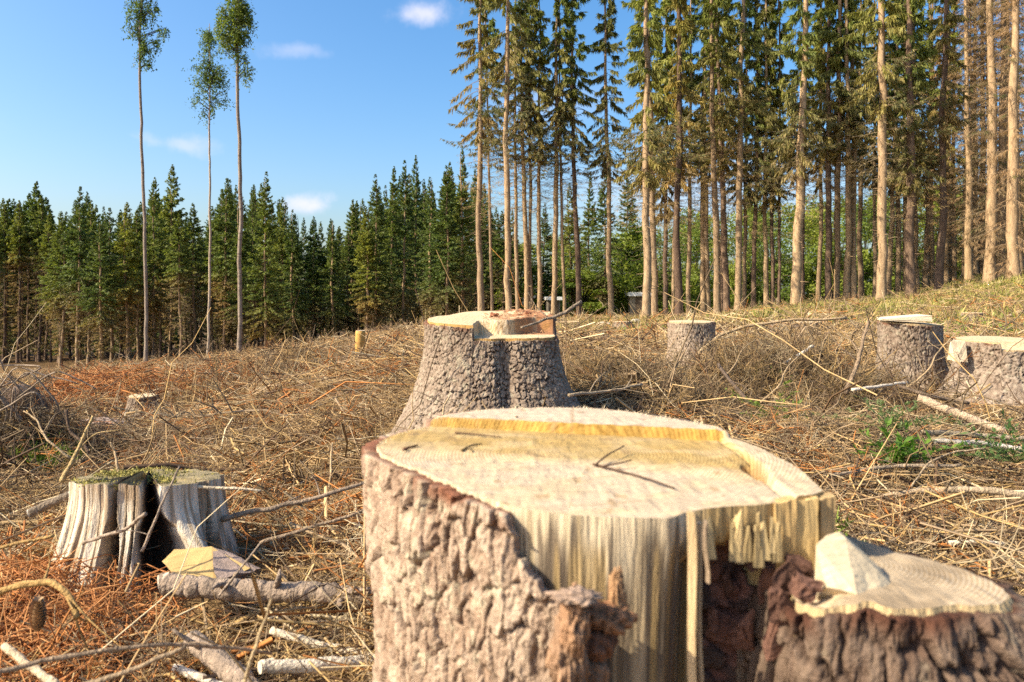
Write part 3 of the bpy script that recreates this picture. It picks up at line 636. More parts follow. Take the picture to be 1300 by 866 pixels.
ms = make_stump('tree_stump', 'tall broad bark-covered stump in the middle, with stepped cut and rusty debris on top', MC, mzb, blob_R(.365, 4, .04, [(-.75, .35, .05), (-1.35, .12, -.016)]), m_top, 500, 150, 56, .014, .020, .022, 37,
                BK2, m_wood, lambda x, y, z: np.broadcast_to(np.array([.5, .3, .1]), (len(x), 3)), lambda x, y, z, T: m_lower(x, y) * 0,
                lambda T, z, zt: flare(mzb, .5, .11, 3, 7, 1.8)(T, z, zt) - .022 * np.exp(-((np.mod(T + 1.33 + math.pi, 2 * math.pi) - math.pi) / .10) ** 2) * sstep(-.2, -.3, z), rim=.006, group='sawn tree stumps', stretch=1.5)
n = 300; a = rg.uniform(-.03, .27, n); b2 = rg.uniform(-.06, .24, n)
p = np.stack([MC[0] + a, MC[1] + b2, m_top(MC[0] + a, MC[1] + b2) + .004], 1)
V, f = kites(p, unit(rg.normal(size=(n, 3)) * np.array([1, 1, .5])), rvec(rg, n), rg.uniform(.01, .05, n), rg.uniform(.002, .007, n))
o = part(ms, 'rusty_duff', V, [f], M_TWIG, np.repeat(lerp(np.array([.36, .15, .06]), np.array([.5, .32, .18]), rg.random((n, 1))), 4, 0)); o['kind'] = 'stuff'
for k, (px, py, w) in enumerate([(628, 397, .05), (673, 397, .06), (690, 399, .045)]):
    c0 = np.array(P(px, py + 2, 4.2)); V, f = rough_solid([tuple(c0 + q_) for q_ in rg.uniform(-.5, .5, (12, 3)) * np.array([w, w, .035])], k, .003, 2); part(ms, 'bark_chunk', V, f, M_BARK, (.24, .09, .045), False)

# ------------------------------------------------------------------ other sawn stumps
def simple_stump(label, px, d, py_top, py_base, wpx, seed, tilt=(0, 0), amt=.1, cell=.028, res=200, lobes=(), step=None, cols=BK2, wood=((.6, .46, .28), (.68, .54, .35)), name='tree_stump', sink=.05, nz=70):
    x, y = XY(px, d); zt0 = -(py_top - HY) / F * d; zb = -(py_base - HY) / F * d - sink; r = wpx / F * d / 2
    def top(X_, Y_):
        z = zt0 + tilt[0] * (X_ - x) + tilt[1] * (Y_ - y) + .006 * (fbm(X_ * 12, Y_ * 12, seed, 3) - .5)
        return z + (step(X_ - x, Y_ - y) if step else 0)
    return make_stump(name, label, (x, y), zb, blob_R(r, seed, .05, lobes), top, res, nz, 24, .012, .018, cell, seed, cols, wood_c(*wood, seed, (x, y)), None, None, flare(zb, zt0 - zb, amt, seed + 2), group='sawn tree stumps')
s1 = simple_stump('cylindrical greyish stump standing before the tall trunks, dark hollow at its right side', 878, 7.6, 408, 457, 60, 51, (0, .03), .05, lobes=[(-.55, .25, -.05)], cols=[(.27, .2, .145), (.40, .31, .23), (.09, .06, .04)])
s2 = simple_stump('flared stump on the right with a split white slab tilted on its top', 1152, 6.0, 409, 476, 70, 52, (-.05, .05), .06, lobes=[(-.4, .3, .03)])
s3 = simple_stump('wide stump cut by the right picture edge with pale wedge notch in its top', 1270, 5.45, 431, 492, 106, 53, (.0, .03), .09, step=lambda a, b_: -.05 * sstep(-.17, -.165, a) * sstep(.22, .215, a) * sstep(-.1, -.12, b_))
s4 = simple_stump('small conical stump far back on the left by rusty brushwood', 181, 9.4, 502, 527, 34, 54, (0, .03), .13, res=200, nz=60)
s5 = simple_stump('small far stump beside fallen poles at the right', 1235, 15.0, 397, 414, 26, 55, (0, .02), .10, res=120, nz=40)
s6 = simple_stump('low flat stump half buried in brush below the tall trunks', 1010, 11.0, 408, 420, 62, 56, (0, .02), .06, res=160, nz=40)
s7 = simple_stump('thin dark stump at the edge of the dark forest, left of the middle stump', 522, 20, 428, 440, 8, 57, res=80, nz=30, amt=.05, cell=.06)
s8 = simple_stump('low pale stump between the middle stump and the twin trunks', 790, 17, 408, 415, 26, 58, res=100, nz=30, amt=.05, cell=.06)
# slab on the flared stump
c0 = np.array(P(1148, 404, 5.9)); w = .17
pts = [c0 + q_ for q_ in np.array([(-.18, -.09, -.002), (.16, -.11, .026), (.16, .10, .030), (-.16, .12, .004), (-.17, -.09, -.016), (.16, -.11, -.022), (.16, .1, -.022), (-.16, .12, -.016)])]
V, f = rough_solid([tuple(p) for p in pts], 7, .0012, 2); part(s2, 'split_slab', V, f, M_WOOD, (.72, .6, .42), False)
c0 = np.array(P(1222, 446, 5.27)); pts = [c0 + q_ for q_ in np.array([(-.05, 0, -.07), (.04, 0, -.08), (-.055, .05, .075), (.05, .05, .07), (-.05, .1, -.07), (.04, .1, .07), (.04, .1, -.07)])]
V, f = rough_solid([tuple(p) for p in pts], 9, .002, 2); part(s3, 'stripped_face', V, f, M_FIBRE, (.68, .54, .36), False)

# ------------------------------------------------------------------ old grey mossy stump
OC = ((190 - CX) / F * 2.62, 2.62); ozb = -.95
o_slots = [(-2.47, .035, .10, .25), (-2.17, .06, .12, .35), (-1.60, .11, .18, .12), (-1.10, .27, .24, .62), (-.30, .05, .10, .2), (-2.85, .05, .08, .4), (-.3, .06, .08, -.3), (.6, .1, .1, 0), (2.2, .1, .1, 0), (-2.63, .018, .05, .3), (-2.33, .014, .04, .3), (-1.95, .016, .05, .2), (-1.78, .012, .03, .1), (-1.42, .014, .04, 0), (-1.30, .02, .05, -.2), (-.45, .014, .04, -.2), (-3.0, .02, .05, .3)]
def o_rad(T, z, zt):
    u = np.clip(1 - (z - ozb) / (zt - ozb), 0, 1); k = np.mod(T, 2 * math.pi) / (2 * math.pi)
    r = .065 * u ** 1.6 * (.5 + vnoise(k * 6, k * 0, 5, 6)) + .24 * u ** 1.9 * np.exp(-((T + .66) / .15) ** 2) + .02 * u ** 1.5 * np.exp(-((T + 2.75) / .2) ** 2) + .018 * (vnoise(k * 26, z * 3, 8, 26) - .5) + .012 * (vnoise(k * 90, z * 5, 9, 90) - .5)
    for t0, w, dp, lean in o_slots:
        tc = t0 + lean * .45 * (-u) * -1 * .6 if True else t0
        ww = w * (.45 + .75 * u) * (.8 + .5 * vnoise(z * 18, z * 0, 3)); d = np.abs(np.mod(T - tc + math.pi, 2 * math.pi) - math.pi)
        r = r - dp * sstep(1.0, .7, d / ww)
    return r
oT = theta_grid(640, .75); oR = blob_R(.235, 14, .05)
oe = thing('old_stump', 'weathered grey old stump with deep black splits and yellow moss on top', 'tree stump', (OC[0], OC[1], ozb))
m_ = 80; fr = np.linspace(0, 1, m_)[:, None]; ztop_ = -.655 - .13 * np.sin(oT) * .235 + .012 * (vnoise(oT * 6, oT * 0, 4) - .5)
Zs = ozb - .1 + (ztop_ - ozb + .1)[None, :] * fr; TT = np.broadcast_to(oT, Zs.shape); dr = o_rad(TT, Zs, -.672); Rr = oR(oT)[None, :] + dr
slot = sstep(-.012, -.05, dr); gn = fbm(TT * 30, Zs * 4, 21, 4); cc = lerp(np.array([.72, .62, .48]), np.array([.42, .32, .21]), sstep(.38, .66, gn)[..., None]); cc = lerp(cc, np.array([.30, .19, .10]), (sstep(.5, .75, fbm(TT * 5, Zs * 8, 5, 3)) * .7)[..., None])
cc = lerp(cc, np.array([.10, .065, .04]), slot[..., None])
V = np.stack([OC[0] + np.cos(TT) * Rr, OC[1] + np.sin(TT) * Rr, Zs], -1).reshape(-1, 3)
rr = np.linspace(1, .02, 30)[:, None]; Rt = Rr[-1][None] * rr; Xt, Yt = OC[0] + np.cos(oT) * Rt, OC[1] + np.sin(oT) * Rt; Zt = -.655 + (Zs[-1][None] + .655) * rr + .02 * (fbm(Xt * 12, Yt * 12, 8, 3) - .5) * (rr < .98)
Vt = np.stack([Xt, Yt, Zt], -1).reshape(-1, 3); o_ = len(V)
part(oe, 'grey_wood', np.concatenate([V, Vt]), [ring_faces(640, m_), ring_faces(640, 30) + o_], M_GREY, np.concatenate([cc.reshape(-1, 3), np.broadcast_to(np.array([.3, .24, .13]), Vt.shape)]))
n = 9000; th = rg.uniform(0, 2 * math.pi, n); Rm_ = oR(th) * np.sqrt(rg.random(n)) * .99; x = OC[0] + np.cos(th) * Rm_; y = OC[1] + np.sin(th) * Rm_
hm = sstep(.46, .60, fbm(x * 9 + 3, y * 9, 91, 4) + .10 * sstep(.0, -.15, x - OC[0])); k = rg.random(n) < hm * .9 + .03
x, y, hm = x[k], y[k], hm[k]; n = len(x); p = np.stack([x, y, -.659 - .13 * (y - OC[1]) + .016 * hm * rg.random(n) + .02 * (fbm(x * 12, y * 12, 8, 3) - .5)], 1)
V, f = kites(p, unit(rg.normal(size=(n, 3)) + np.array([0, 0, .5])), rvec(rg, n), rg.uniform(.006, .018, n), rg.uniform(.003, .008, n))
o = part(oe, 'moss', V, [f], M_MOSS, np.repeat(lerp(np.array([.25, .22, .05]), np.array([.42, .36, .12]), rg.random((n, 1))), 4, 0)); o['kind'] = 'stuff'

# ------------------------------------------------------------------ trees
ORD = ['first', 'second', 'third', 'fourth', 'fifth', 'sixth', 'seventh', 'eighth', 'ninth', 'tenth', 'eleventh', 'twelfth', 'thirteenth', 'fourteenth', 'fifteenth', 'sixteenth', 'seventeenth', 'eighteenth', 'nineteenth']
TENS = {20: ('twentieth', 'twenty'), 30: ('thirtieth', 'thirty'), 40: ('fortieth', 'forty'), 50: ('fiftieth', 'fifty'), 60: ('sixtieth', 'sixty'), 70: ('seventieth', 'seventy'), 80: ('eightieth', 'eighty'), 90: ('ninetieth', 'ninety')}
def ordinal(i):
    if i >= 100: return 'one hundred and ' + ordinal(i - 100) if i > 100 else 'hundredth'
    if i <= 19: return ORD[i - 1]
    t_ = i // 10 * 10; return TENS[t_][0] if i == t_ else TENS[t_][1] + '-' + ORD[i % 10 - 1]
def trunk_mesh(name, H, r, seed, mat, S=10, bend=.12, flare_=1.5, stubs=0):
    rg = np.random.default_rng(seed); k = 26; t = np.linspace(0, 1, k) ** 1.15; z = t * (H + .6) - .6
    w = np.cumsum(rg.normal(size=(k, 2)) * bend / k ** .5, 0); w -= w[3]; w[0:3] *= .3
    Pp = np.stack([w[:, 0], w[:, 1], z], 1); R = r * (1 - t) ** .75 + .006; R = R * (1 + (flare_ - 1) * np.exp(-np.clip(z, 0, 9) / .25)) * (1 + .04 * rg.normal(size=k))
    V, f = tubes(Pp[None], R[None], S)
    if stubs:                                                     # broken branch stubs
        hz = rg.uniform(.8, H * .55, stubs); az = rg.uniform(0, 6.283, stubs); c0 = np.stack([np.interp(hz, z, Pp[:, 0]), np.interp(hz, z, Pp[:, 1]), hz], 1); L_ = rg.uniform(.1, .3, stubs) + np.interp(hz, z, R); dd = np.stack([np.cos(az), np.sin(az), rg.uniform(-.3, .25, stubs)], 1)
        V2, f2 = tubes(np.stack([c0, c0 + dd * L_[:, None] * .5, c0 + dd * L_[:, None]], 1), np.array([[.016, .011, .006]]).repeat(stubs, 0), 4); V, f, _ = joinm([(V, f, np.zeros(3)), (V2, f2, np.zeros(3))])
    return mesh_np(name, V, f, mat), Pp
def branch_pts(rg, n, z0, z1, Lf, el0, el1, droop, up, K=6, pw=1.0):
    h_ = z0 + (z1 - z0) * rg.random(n) ** pw; u = (h_ - z0) / (z1 - z0); az = rg.uniform(0, 2 * math.pi, n); L = Lf(u) * rg.uniform(.65, 1.15, n)
    el = lerp(el0, el1, u) + rg.normal(size=n) * .1; t = np.linspace(0, 1, K)[None, :]
    rad = L[:, None] * t * np.cos(el)[:, None]; zz = h_[:, None] + L[:, None] * (t * np.sin(el)[:, None] - droop * t ** 2 * (1.2 - u)[:, None] + up * np.clip(t - .55, 0, 1) ** 2 * 2)
    bw = rg.normal(size=(n, 1)) * .12 * t ** 2 * L[:, None]
    return np.stack([np.cos(az)[:, None] * rad - np.sin(az)[:, None] * bw, np.sin(az)[:, None] * rad + np.cos(az)[:, None] * bw, zz], -1), u, L, az
def sprays(rg, B, u, L, m, ln, wd, hang, cols, t0=.25, spread=.9, shade=None, tip=None):
    """needle-covered twigs on the branches B (n,K,3)"""
    n, K = B.shape[:2]; tip = np.ones(n) if tip is None else tip; t = t0 + (1 - t0) * rg.random((n, m)) ** .8; i = np.clip((t * (K - 1)).astype(int), 0, K - 2); fr = t * (K - 1) - i; ar = np.arange(n)[:, None]
    base = B[ar, i] * (1 - fr)[..., None] + B[ar, i + 1] * fr[..., None]; ax = unit(B[ar, i + 1] - B[ar, i])
    sd = unit(np.cross(ax, np.array([0, 0, 1.0]))) * rg.choice([-1, 1], (n, m))[..., None]
    d = unit(ax * .7 + sd * rg.uniform(.1, spread, (n, m))[..., None] + np.array([0, 0, -1.0]) * (hang * rg.uniform(.3, 1.3, (n, m)))[..., None] + rg.normal(size=(n, m, 3)) * .22)
    N_ = n * m; base = base.reshape(-1, 3); d = d.reshape(-1, 3); LL = (ln * rg.uniform(.5, 1.25, (n, m)) * (.6 + .4 * (1 - t)) * tip[:, None]).ravel(); W = wd * rg.uniform(.6, 1.3, N_) * np.repeat(tip, m) ** .7
    V, f = kites(base, d, unit(np.cross(d, rvec(rg, N_))), LL, W)
    c1, c2, c3 = [np.array(c) for c in cols]; mixv = np.clip(np.repeat(rg.random(n), m) * .7 + rg.random(N_) * .5 - .1, 0, 1)
    c = lerp(c1, c2, mixv[:, None]); br = np.repeat(shade if shade is not None else np.zeros(n), m); c = lerp(c, c3, np.clip(br * rg.uniform(.5, 1.2, N_), 0, 1)[:, None])
    return V, [f], np.repeat(c, 4, 0)
GREENS = [(.105, .145, .03), (.27, .285, .06), (.36, .25, .11)]
OLIVE = [(.12, .13, .034), (.29, .25, .07), (.37, .255, .115)]
DARKG = [(.062, .105, .030), (.18, .22, .05), (.30, .21, .10)]
# --- tall stand spruces: bare trunk with dead branches, hanging crown above
def tall_proto(seed, z0, H, rmax, green, brown_low):
    rg = np.random.default_rng(seed)
    tm, _ = trunk_mesh('trunk', H, .155, seed, M_TRUNK, 10, .16, stubs=60)
    parts = []
    B, u, L, az = branch_pts(rg, 112, z0, H - .4, lambda u: rmax * (1 - .93 * u) * (.4 + .6 * sstep(0, .12, u)) * rg.uniform(.5, 1.15, u.shape), -.35, .55, .5, .45)
    Vb, fb = tubes(B, (.016 * (1 - u)[:, None] + .004) * np.linspace(1, .25, 6)[None, :], 3)
    parts.append((Vb, fb, np.array([.16, .115, .075])))
    dead = np.clip(brown_low * (1 - u / .42) + .15 * rg.random(len(u)), 0, 1)
    parts.append(sprays(rg, B, u, L, 62, .46, .05, 1.9, green, .18, .6, dead))
    parts.append(sprays(rg, B, u, L, 34, .20, .045, .5, green, .3, 1.2, dead))
    V, f, c = joinm(parts); cm = mesh_np('crown', V, f, M_NEEDLE, c, False)
    # dead branches below the crown
    parts = []
    B, u, L, az = branch_pts(rg, 100, 1.6, z0 + 1.6, lambda u: .35 + 1.25 * u ** .7, -.18, -.12, .22, .42, 6, .7)
    Vb, fb = tubes(B, (.0095 * (.6 + .4 * u))[:, None] * np.linspace(1, .35, 6)[None, :], 3); parts.append((Vb, fb, np.array([.30, .225, .15])))
    k = u > .42
    parts.append(sprays(rg, B[k], u[k], L[k], 20, .28, .014, .8, [(.28, .20, .10), (.44, .33, .17), (.2, .2, .07)], .3, 1.0))
    k = u > .75
    parts.append(sprays(rg, B[k], u[k], L[k], 30, .26, .04, 1.2, [(.10, .115, .04), (.18, .165, .07), (.25, .18, .1)], .3, 1.0))
    V, f, c = joinm(parts); dm = mesh_np('dead_branches', V, f, M_NEEDLE, c, False)
    return tm, cm, dm
TALL = [tall_proto(100 + k, z0, H, rm, gr_, br) for k, (z0, H, rm, gr_, br) in enumerate([(7.4, 20, 1.55, OLIVE, .8), (6.6, 19, 1.45, GREENS, .7), (8.2, 21, 1.7, GREENS, .7), (7.0, 19, 1.4, GREENS, .9), (7.8, 20, 1.6, GREENS, .7)])]
# --- dying spruces at the right edge: brown twigs all the way down
def brown_proto(seed):
    rg = np.random.default_rng(seed); tm, _ = trunk_mesh('trunk', 18, .17, seed, M_TRUNK, 10, .1); parts = []
    B, u, L, az = branch_pts(rg, 260, 1.2, 17.5, lambda u: 1.5 * (1 - .85 * u) * (.5 + .5 * sstep(0, .1, u)), -.1, .2, .35, .4, 6, .85)
    Vb, fb = tubes(B, (.011 * (1 - .6 * u))[:, None] * np.linspace(1, .35, 6)[None, :], 3); parts.append((Vb, fb, np.array([.34, .24, .15])))
    parts.append(sprays(rg, B, u, L, 34, .30, .017, 1.0, [(.27, .17, .09), (.40, .27, .15), (.13, .14, .05)], .2, 1.0, (rg.random(260) < .12) * 1.0))
    V, f, c = joinm(parts); return tm, mesh_np('crown', V, f, M_NEEDLE, c, False), None
BROWN = [brown_proto(140), brown_proto(141)]
# --- young forest spruces: cones of foliage over bare lower trunks
def young_proto(seed, H, z0f, rmax, green, nb=230, low_brown=1.0, rtr=.11):
    rg = np.random.default_rng(seed); z0 = H * z0f; tm, _ = trunk_mesh('trunk', H * .98, rtr, seed, M_TRUNK, 8, .12); parts = []
    B, u, L, az = branch_pts(rg, nb, z0, H - .15, lambda u: rmax * .92 * (1 - u) ** .84 * (.55 + .45 * sstep(0, .12, u)) * rg.uniform(.7, 1.1, u.shape) + .05, -.30, .75, .34, .4, 5, .92)
    dead = np.clip(low_brown * (1 - u / .22), 0, 1)
    tp = np.clip(.22 + 1.9 * (1 - u), 0, 1); parts.append(sprays(rg, B, u, L, 24, .38, .11, .7, green, .12, 1.0, dead, tp)); parts.append(sprays(rg, B, u, L, 10, .30, .09, -.1, green, .4, 1.1, dead, tp))
    Vb, fb = tubes(B, np.full((nb, 5), .012), 3); parts.append((Vb, fb, np.array([.14, .1, .06])))
    if z0 > 1.5:
        B, u, L, az = branch_pts(rg, 110, .8, z0 + .8, lambda u: .35 + .75 * u, -.15, -.2, .25, .3, 5, .8)
        Vb, fb = tubes(B, np.full((110, 5), .010), 3); parts.append((Vb, fb, np.array([.25, .18, .11])))
        parts.append(sprays(rg, B, u, L, 20, .30, .035, .6, [(.24, .165, .085), (.38, .28, .14), (.15, .15, .05)], .2, 1.0, (rg.random(110) < .25) * .9))
    V, f, c = joinm(parts); return tm, mesh_np('crown', V, f, M_NEEDLE, c, False), None
YH = 14.0
YOUNG = [young_proto(200 + k, YH, z0, rm, gr_, nb) for k, (z0, rm, gr_, nb) in enumerate([(.42, 2.0, DARKG, 220), (.36, 2.3, DARKG, 240), (.5, 1.7, GREENS, 200), (.30, 2.5, DARKG, 260), (.52, 1.6, GREENS, 180), (.40, 2.2, GREENS, 230)])]
YLOW = [young_proto(260 + k, YH, z0, rm, gr_, nb) for k, (z0, rm, gr_, nb) in enumerate([(.16, 2.2, DARKG, 270), (.10, 2.4, DARKG, 280), (.22, 2.0, GREENS, 250)])]
BARE = [young_proto(230 + k, YH, z0, rm, gr_, 150, .6, .10) for k, (z0, rm, gr_) in enumerate([(.62, 1.35, GREENS), (.66, 1.2, DARKG)])]
LOWY = [young_proto(240 + k, YH, .04, 2.1, DARKG, 300, 0) for k in range(2)]
def plant(name, label, cat, proto, loc, s, sz, rz, group, dz=0, trunk_s=1.0, lean=(0, 0), tmat=None):
    tm, cm, dm = proto; e = thing(name, label, cat, loc, group); e.rotation_euler = (lean[0], lean[1], rz); e.scale = (s, s, sz)
    t_ = link('trunk', tm, e); t_.scale = (trunk_s / s, trunk_s / s, 1)
    if tmat: t_.material_slots[0].link = 'OBJECT'; t_.material_slots[0].material = tmat
    if cm: link('crown', cm, e, (0, 0, dz))
    if dm: link('dead_branches', dm, e, (0, 0, dz * .5))['kind'] = 'stuff'
    return e
rt = np.random.default_rng(77)
# right-hand stand, front: column, trunk width in px, base row, kind (g green, d dark trunk, b brown dying), crown shift
STAND = [(611, 8, 394, 'g', -.3), (625, 4, 392, 'g', .6), (646, 8.5, 397, 'g', -.4), (669, 7, 397, 'g', 0), (675, 5, 394, 'g', .5), (685, 6, 395, 'g', .2), (703, 7, 402, 'g', 0), (735, 7, 418, 'd', .4), (776, 7, 413, 'g', -.6),
         (821, 10, 415, 'B', -1.2), (832, 8.5, 418, 'B', -.8), (845, 6, 404, 'd', -1.3), (862, 9, 403, 'd', -1.2), (893, 7, 401, 'g', -.6), (910, 8.5, 401, 'g', -.2), (917, 4.5, 396, 'd', 0), (923, 8, 399, 'd', 0),
         (937, 8.5, 396, 'g', -.9), (945, 5, 395, 'g', -.8), (957, 6, 394, 'd', -1.4), (973, 6, 389, 'g', -1.2), (981, 5, 388, 'd', -.6), (989, 4, 386, 'd', -.2), (1010, 11.5, 394, 'g', -1.6), (1018, 7, 389, 'd', -.7),
         (1039, 5.5, 376, 'g', -1.2), (1052, 8, 383, 'd', -.9), (1062, 8, 390, 'g', -1.3), (1075, 8, 387, 'g', -1.3), (1084, 8, 386, 'g', -1.0), (1111, 5, 385, 'g', -.9), (1119, 11.5, 396, 'g', -1.7), (1149, 6, 384, 'b', 0), (1156, 11, 386, 'd', -1.2),
         (1164, 7, 384, 'g', -1.5), (1175, 7, 381, 'g', -1.6), (1192, 9, 380, 'd', -1.4), (1224, 6.5, 372, 'b', 0), (1230, 8, 368, 'b', 0), (1248, 7, 360, 'b', 0), (1257, 11.5, 355, 'b', 0), (1271, 9, 352, 'b', 0), (1286, 12, 347, 'b', 0),
         (1322, 9, 340, 'b', 0), (1345, 10, 338, 'g', -1), (899, 6, 398, 'g', 0), (1093, 6.5, 387, 'g', -.6), (1128, 6, 386, 'g', -.5), (1140, 6.5, 385, 'g', -.9), (1183, 6, 381, 'b', 0), (1201, 7, 378, 'g', -.8), (1211, 5.5, 375, 'b', 0), (1238, 6.5, 364, 'b', 0), (855, 5, 402, 'g', .2), (874, 6, 401, 'g', .3), (717, 4.5, 402, 'g', .4), (657, 5, 394, 'g', .3), (1264, 7, 353, 'b', 0), (1279, 7, 349, 'b', 0), (1294, 8, 345, 'b', 0), (1380, 9, 336, 'b', 0), (1420, 10, 334, 'g', -1)]
STAND.sort()
for i, (px, w, pyb, kd, dz) in enumerate(STAND):
    d = float(np.clip(.285 * F / w, 24, 38)) if w < 10.5 else .34 * F / w
    x, y = XY(px, d); z = min(float(gz(np.array([x]), np.array([y]))[0]), -(pyb - HY) / F * d + .15)
    look = {'g': 'pale-barked green spruce', 'd': 'dark-barked spruce', 'b': 'dying brown-twigged spruce', 'B': 'pale spruce of the twin pair'}[kd]
    lab = f'{look}, {ordinal(i + 1)} trunk from the left in the right-hand stand'
    proto = BROWN[i % 2] if kd == 'b' else TALL[i % 5]
    if px < 800 and kd != 'b': dz += 1.5
    dz += .75 * math.sin(i * 12.9898) + .4 * math.sin(i * 4.1)
    s_ = rt.uniform(.9, 1.12)
    plant('spruce_tree', lab, 'spruce', proto, (x, y, z), s_, rt.uniform(.96, 1.06), rt.uniform(0, 6.28), 'tall spruces of the right-hand stand', dz, w / F * d / .31 * 1.06, (rt.normal() * .008, rt.normal() * .008), M_TRUNKD if kd == 'd' else None)
# right-hand stand, inner rows
inner = sorted([(rt.uniform(1200, 1460), rt.uniform(38, 56)) for _ in range(8)] + [(1205 + 24 * k + 8 * math.sin(k * 2.3), 35 + 5 * math.sin(k * 1.7) + 5) for k in range(9)])
for i, (px, d) in enumerate(inner):
    x, y = XY(px, d); z = float(gz(np.array([x]), np.array([y]))[0])
    plant('spruce_tree', f'slender spruce deep inside the right-hand stand, {ordinal(i + 1)} from its left', 'spruce', BROWN[i % 2] if px > 1190 else TALL[(i * 3) % 5], (x, y, z), rt.uniform(.95, 1.2), rt.uniform(.95, 1.1), rt.uniform(0, 6.28), 'inner spruces of the right-hand stand', rt.uniform(-1.2, .4), rt.uniform(.7, 1.0), (rt.normal() * .01, rt.normal() * .01), M_TRUNKD if i % 3 else None)
# forest edge on the left and behind
topx = [-200, -60, 0, 45, 75, 115, 145, 170, 215, 245, 300, 335, 370, 405, 440, 480, 525, 550, 580, 620, 680, 760]
topy = [230, 235, 238, 230, 250, 228, 255, 245, 208, 262, 210, 218, 250, 262, 245, 222, 198, 215, 180, 230, 250, 185]
edge = []
front = [(-40, 56, 'n'), (-22, 60, 'n'), (-8, 54, 'n'), (8, 58, 'n'), (22, 56, 'n'), (36, 60, 'n'), (47, 57, 'n'), (58, 60, 'n'), (77, 47, 'y'), (98, 46, 'y'), (112, 48, 'y'), (128, 45, 'y'), (142, 50, 'y'), (163, 46, 'y'), (176, 50, 'y'), (194, 49, 'y'), (215, 52, 'y'), (229, 44, 'y'),
         (247, 50, 'y'), (270, 52, 'y'), (284, 47, 'y'), (308, 46, 'y'), (337, 45, 'y'), (356, 52, 'y'), (373, 50, 'y'), (398, 53, 'y'), (424, 50, 'y'), (445, 55, 'y'), (466, 46, 'y'), (478, 47, 'y'), (497, 50, 'y'), (512, 48, 'y'), (526, 52, 'y'), (547, 46, 'y'), (567, 44, 'y'), (588, 45, 'y'), (604, 50, 'y')]
for px, d, k in front: edge.append((px, d, k, 0))
for d0, sp in ((56, 21), (63, 23), (71, 24)):
    px = -90
    while px < 640:
        edge.append((px + rt.normal() * 5, d0 + rt.normal() * 1.6, 'y' if px > 66 or d0 > 60 else 'n', 1)); px += sp * rt.uniform(.75, 1.25)
px = -120
while px < 640: edge.append((px, 82 + rt.normal() * 2, 'l', 2)); px += 25 * rt.uniform(.8, 1.2)
for px, d in [(728, 58), (748, 62), (768, 57), (795, 64), (652, 60), (690, 64)]: edge.append((px, d, 'y', 1))
edge.sort()
cnt = {0: 0, 1: 0, 2: 0}
for i, (px, d, k, row) in enumerate(edge):
    x, y = XY(px, d); z = float(gz(np.array([x]), np.array([y]))[0]); tp = np.interp(px, topx, topy) + (rt.normal() * 7 if row == 0 else abs(rt.normal()) * 18 + 4 + 6 * row)
    if row == 0: tp = np.interp(px, topx, topy) + abs(rt.normal()) * 26 * (i % 3 > 0) - 4
    H = (HY - tp) / F * d - z; sz = H / YH; cnt[row] += 1
    proto = BARE[i % 2] if k == 'n' else LOWY[i % 2] if k == 'l' else YLOW[int(rt.integers(0, 3))] if (px > 285 and rt.random() < .75) else YOUNG[int(rt.integers(0, 6))]
    lab = [f'spruce with bare lower trunk, {ordinal(cnt[0])} from the left along the far forest edge', f'dark spruce inside the far forest, {ordinal(cnt[1])} from left of its middle rows', f'dense dark spruce closing the forest, {ordinal(cnt[2])} of the rearmost row from left'][row]
    sxy = float(np.clip(sz, .8, 1.25)) * rt.uniform(.85, 1.12)
    plant('spruce_tree', lab, 'spruce', proto, (x, y, z), sxy, sz, rt.uniform(0, 6.28), ['spruces along the far forest edge', 'spruces inside the far forest', 'rearmost forest spruces'][row], 0, rt.uniform(.75, 1.15), (rt.normal() * .012, rt.normal() * .012), M_TRUNKD if (row or k == 'n') else None)
# the forest goes on past the left picture edge
for k in range(22):
    px, d = -105 - 17 * k + rt.normal() * 5, [56, 66, 60, 76][k % 4] + rt.normal(); x, y = XY(px, d); z = float(gz(np.array([x]), np.array([y]))[0]); sz = rt.uniform(.9, 1.15)
    plant('spruce_tree', 'spruce of the far forest beyond the left picture edge', 'spruce', (YOUNG + YLOW)[int(rt.integers(0, 9))], (x, y, z), sz, sz, rt.uniform(0, 6.28), 'forest spruces past the left edge', 0, 1.0, (0, 0), M_TRUNKD)
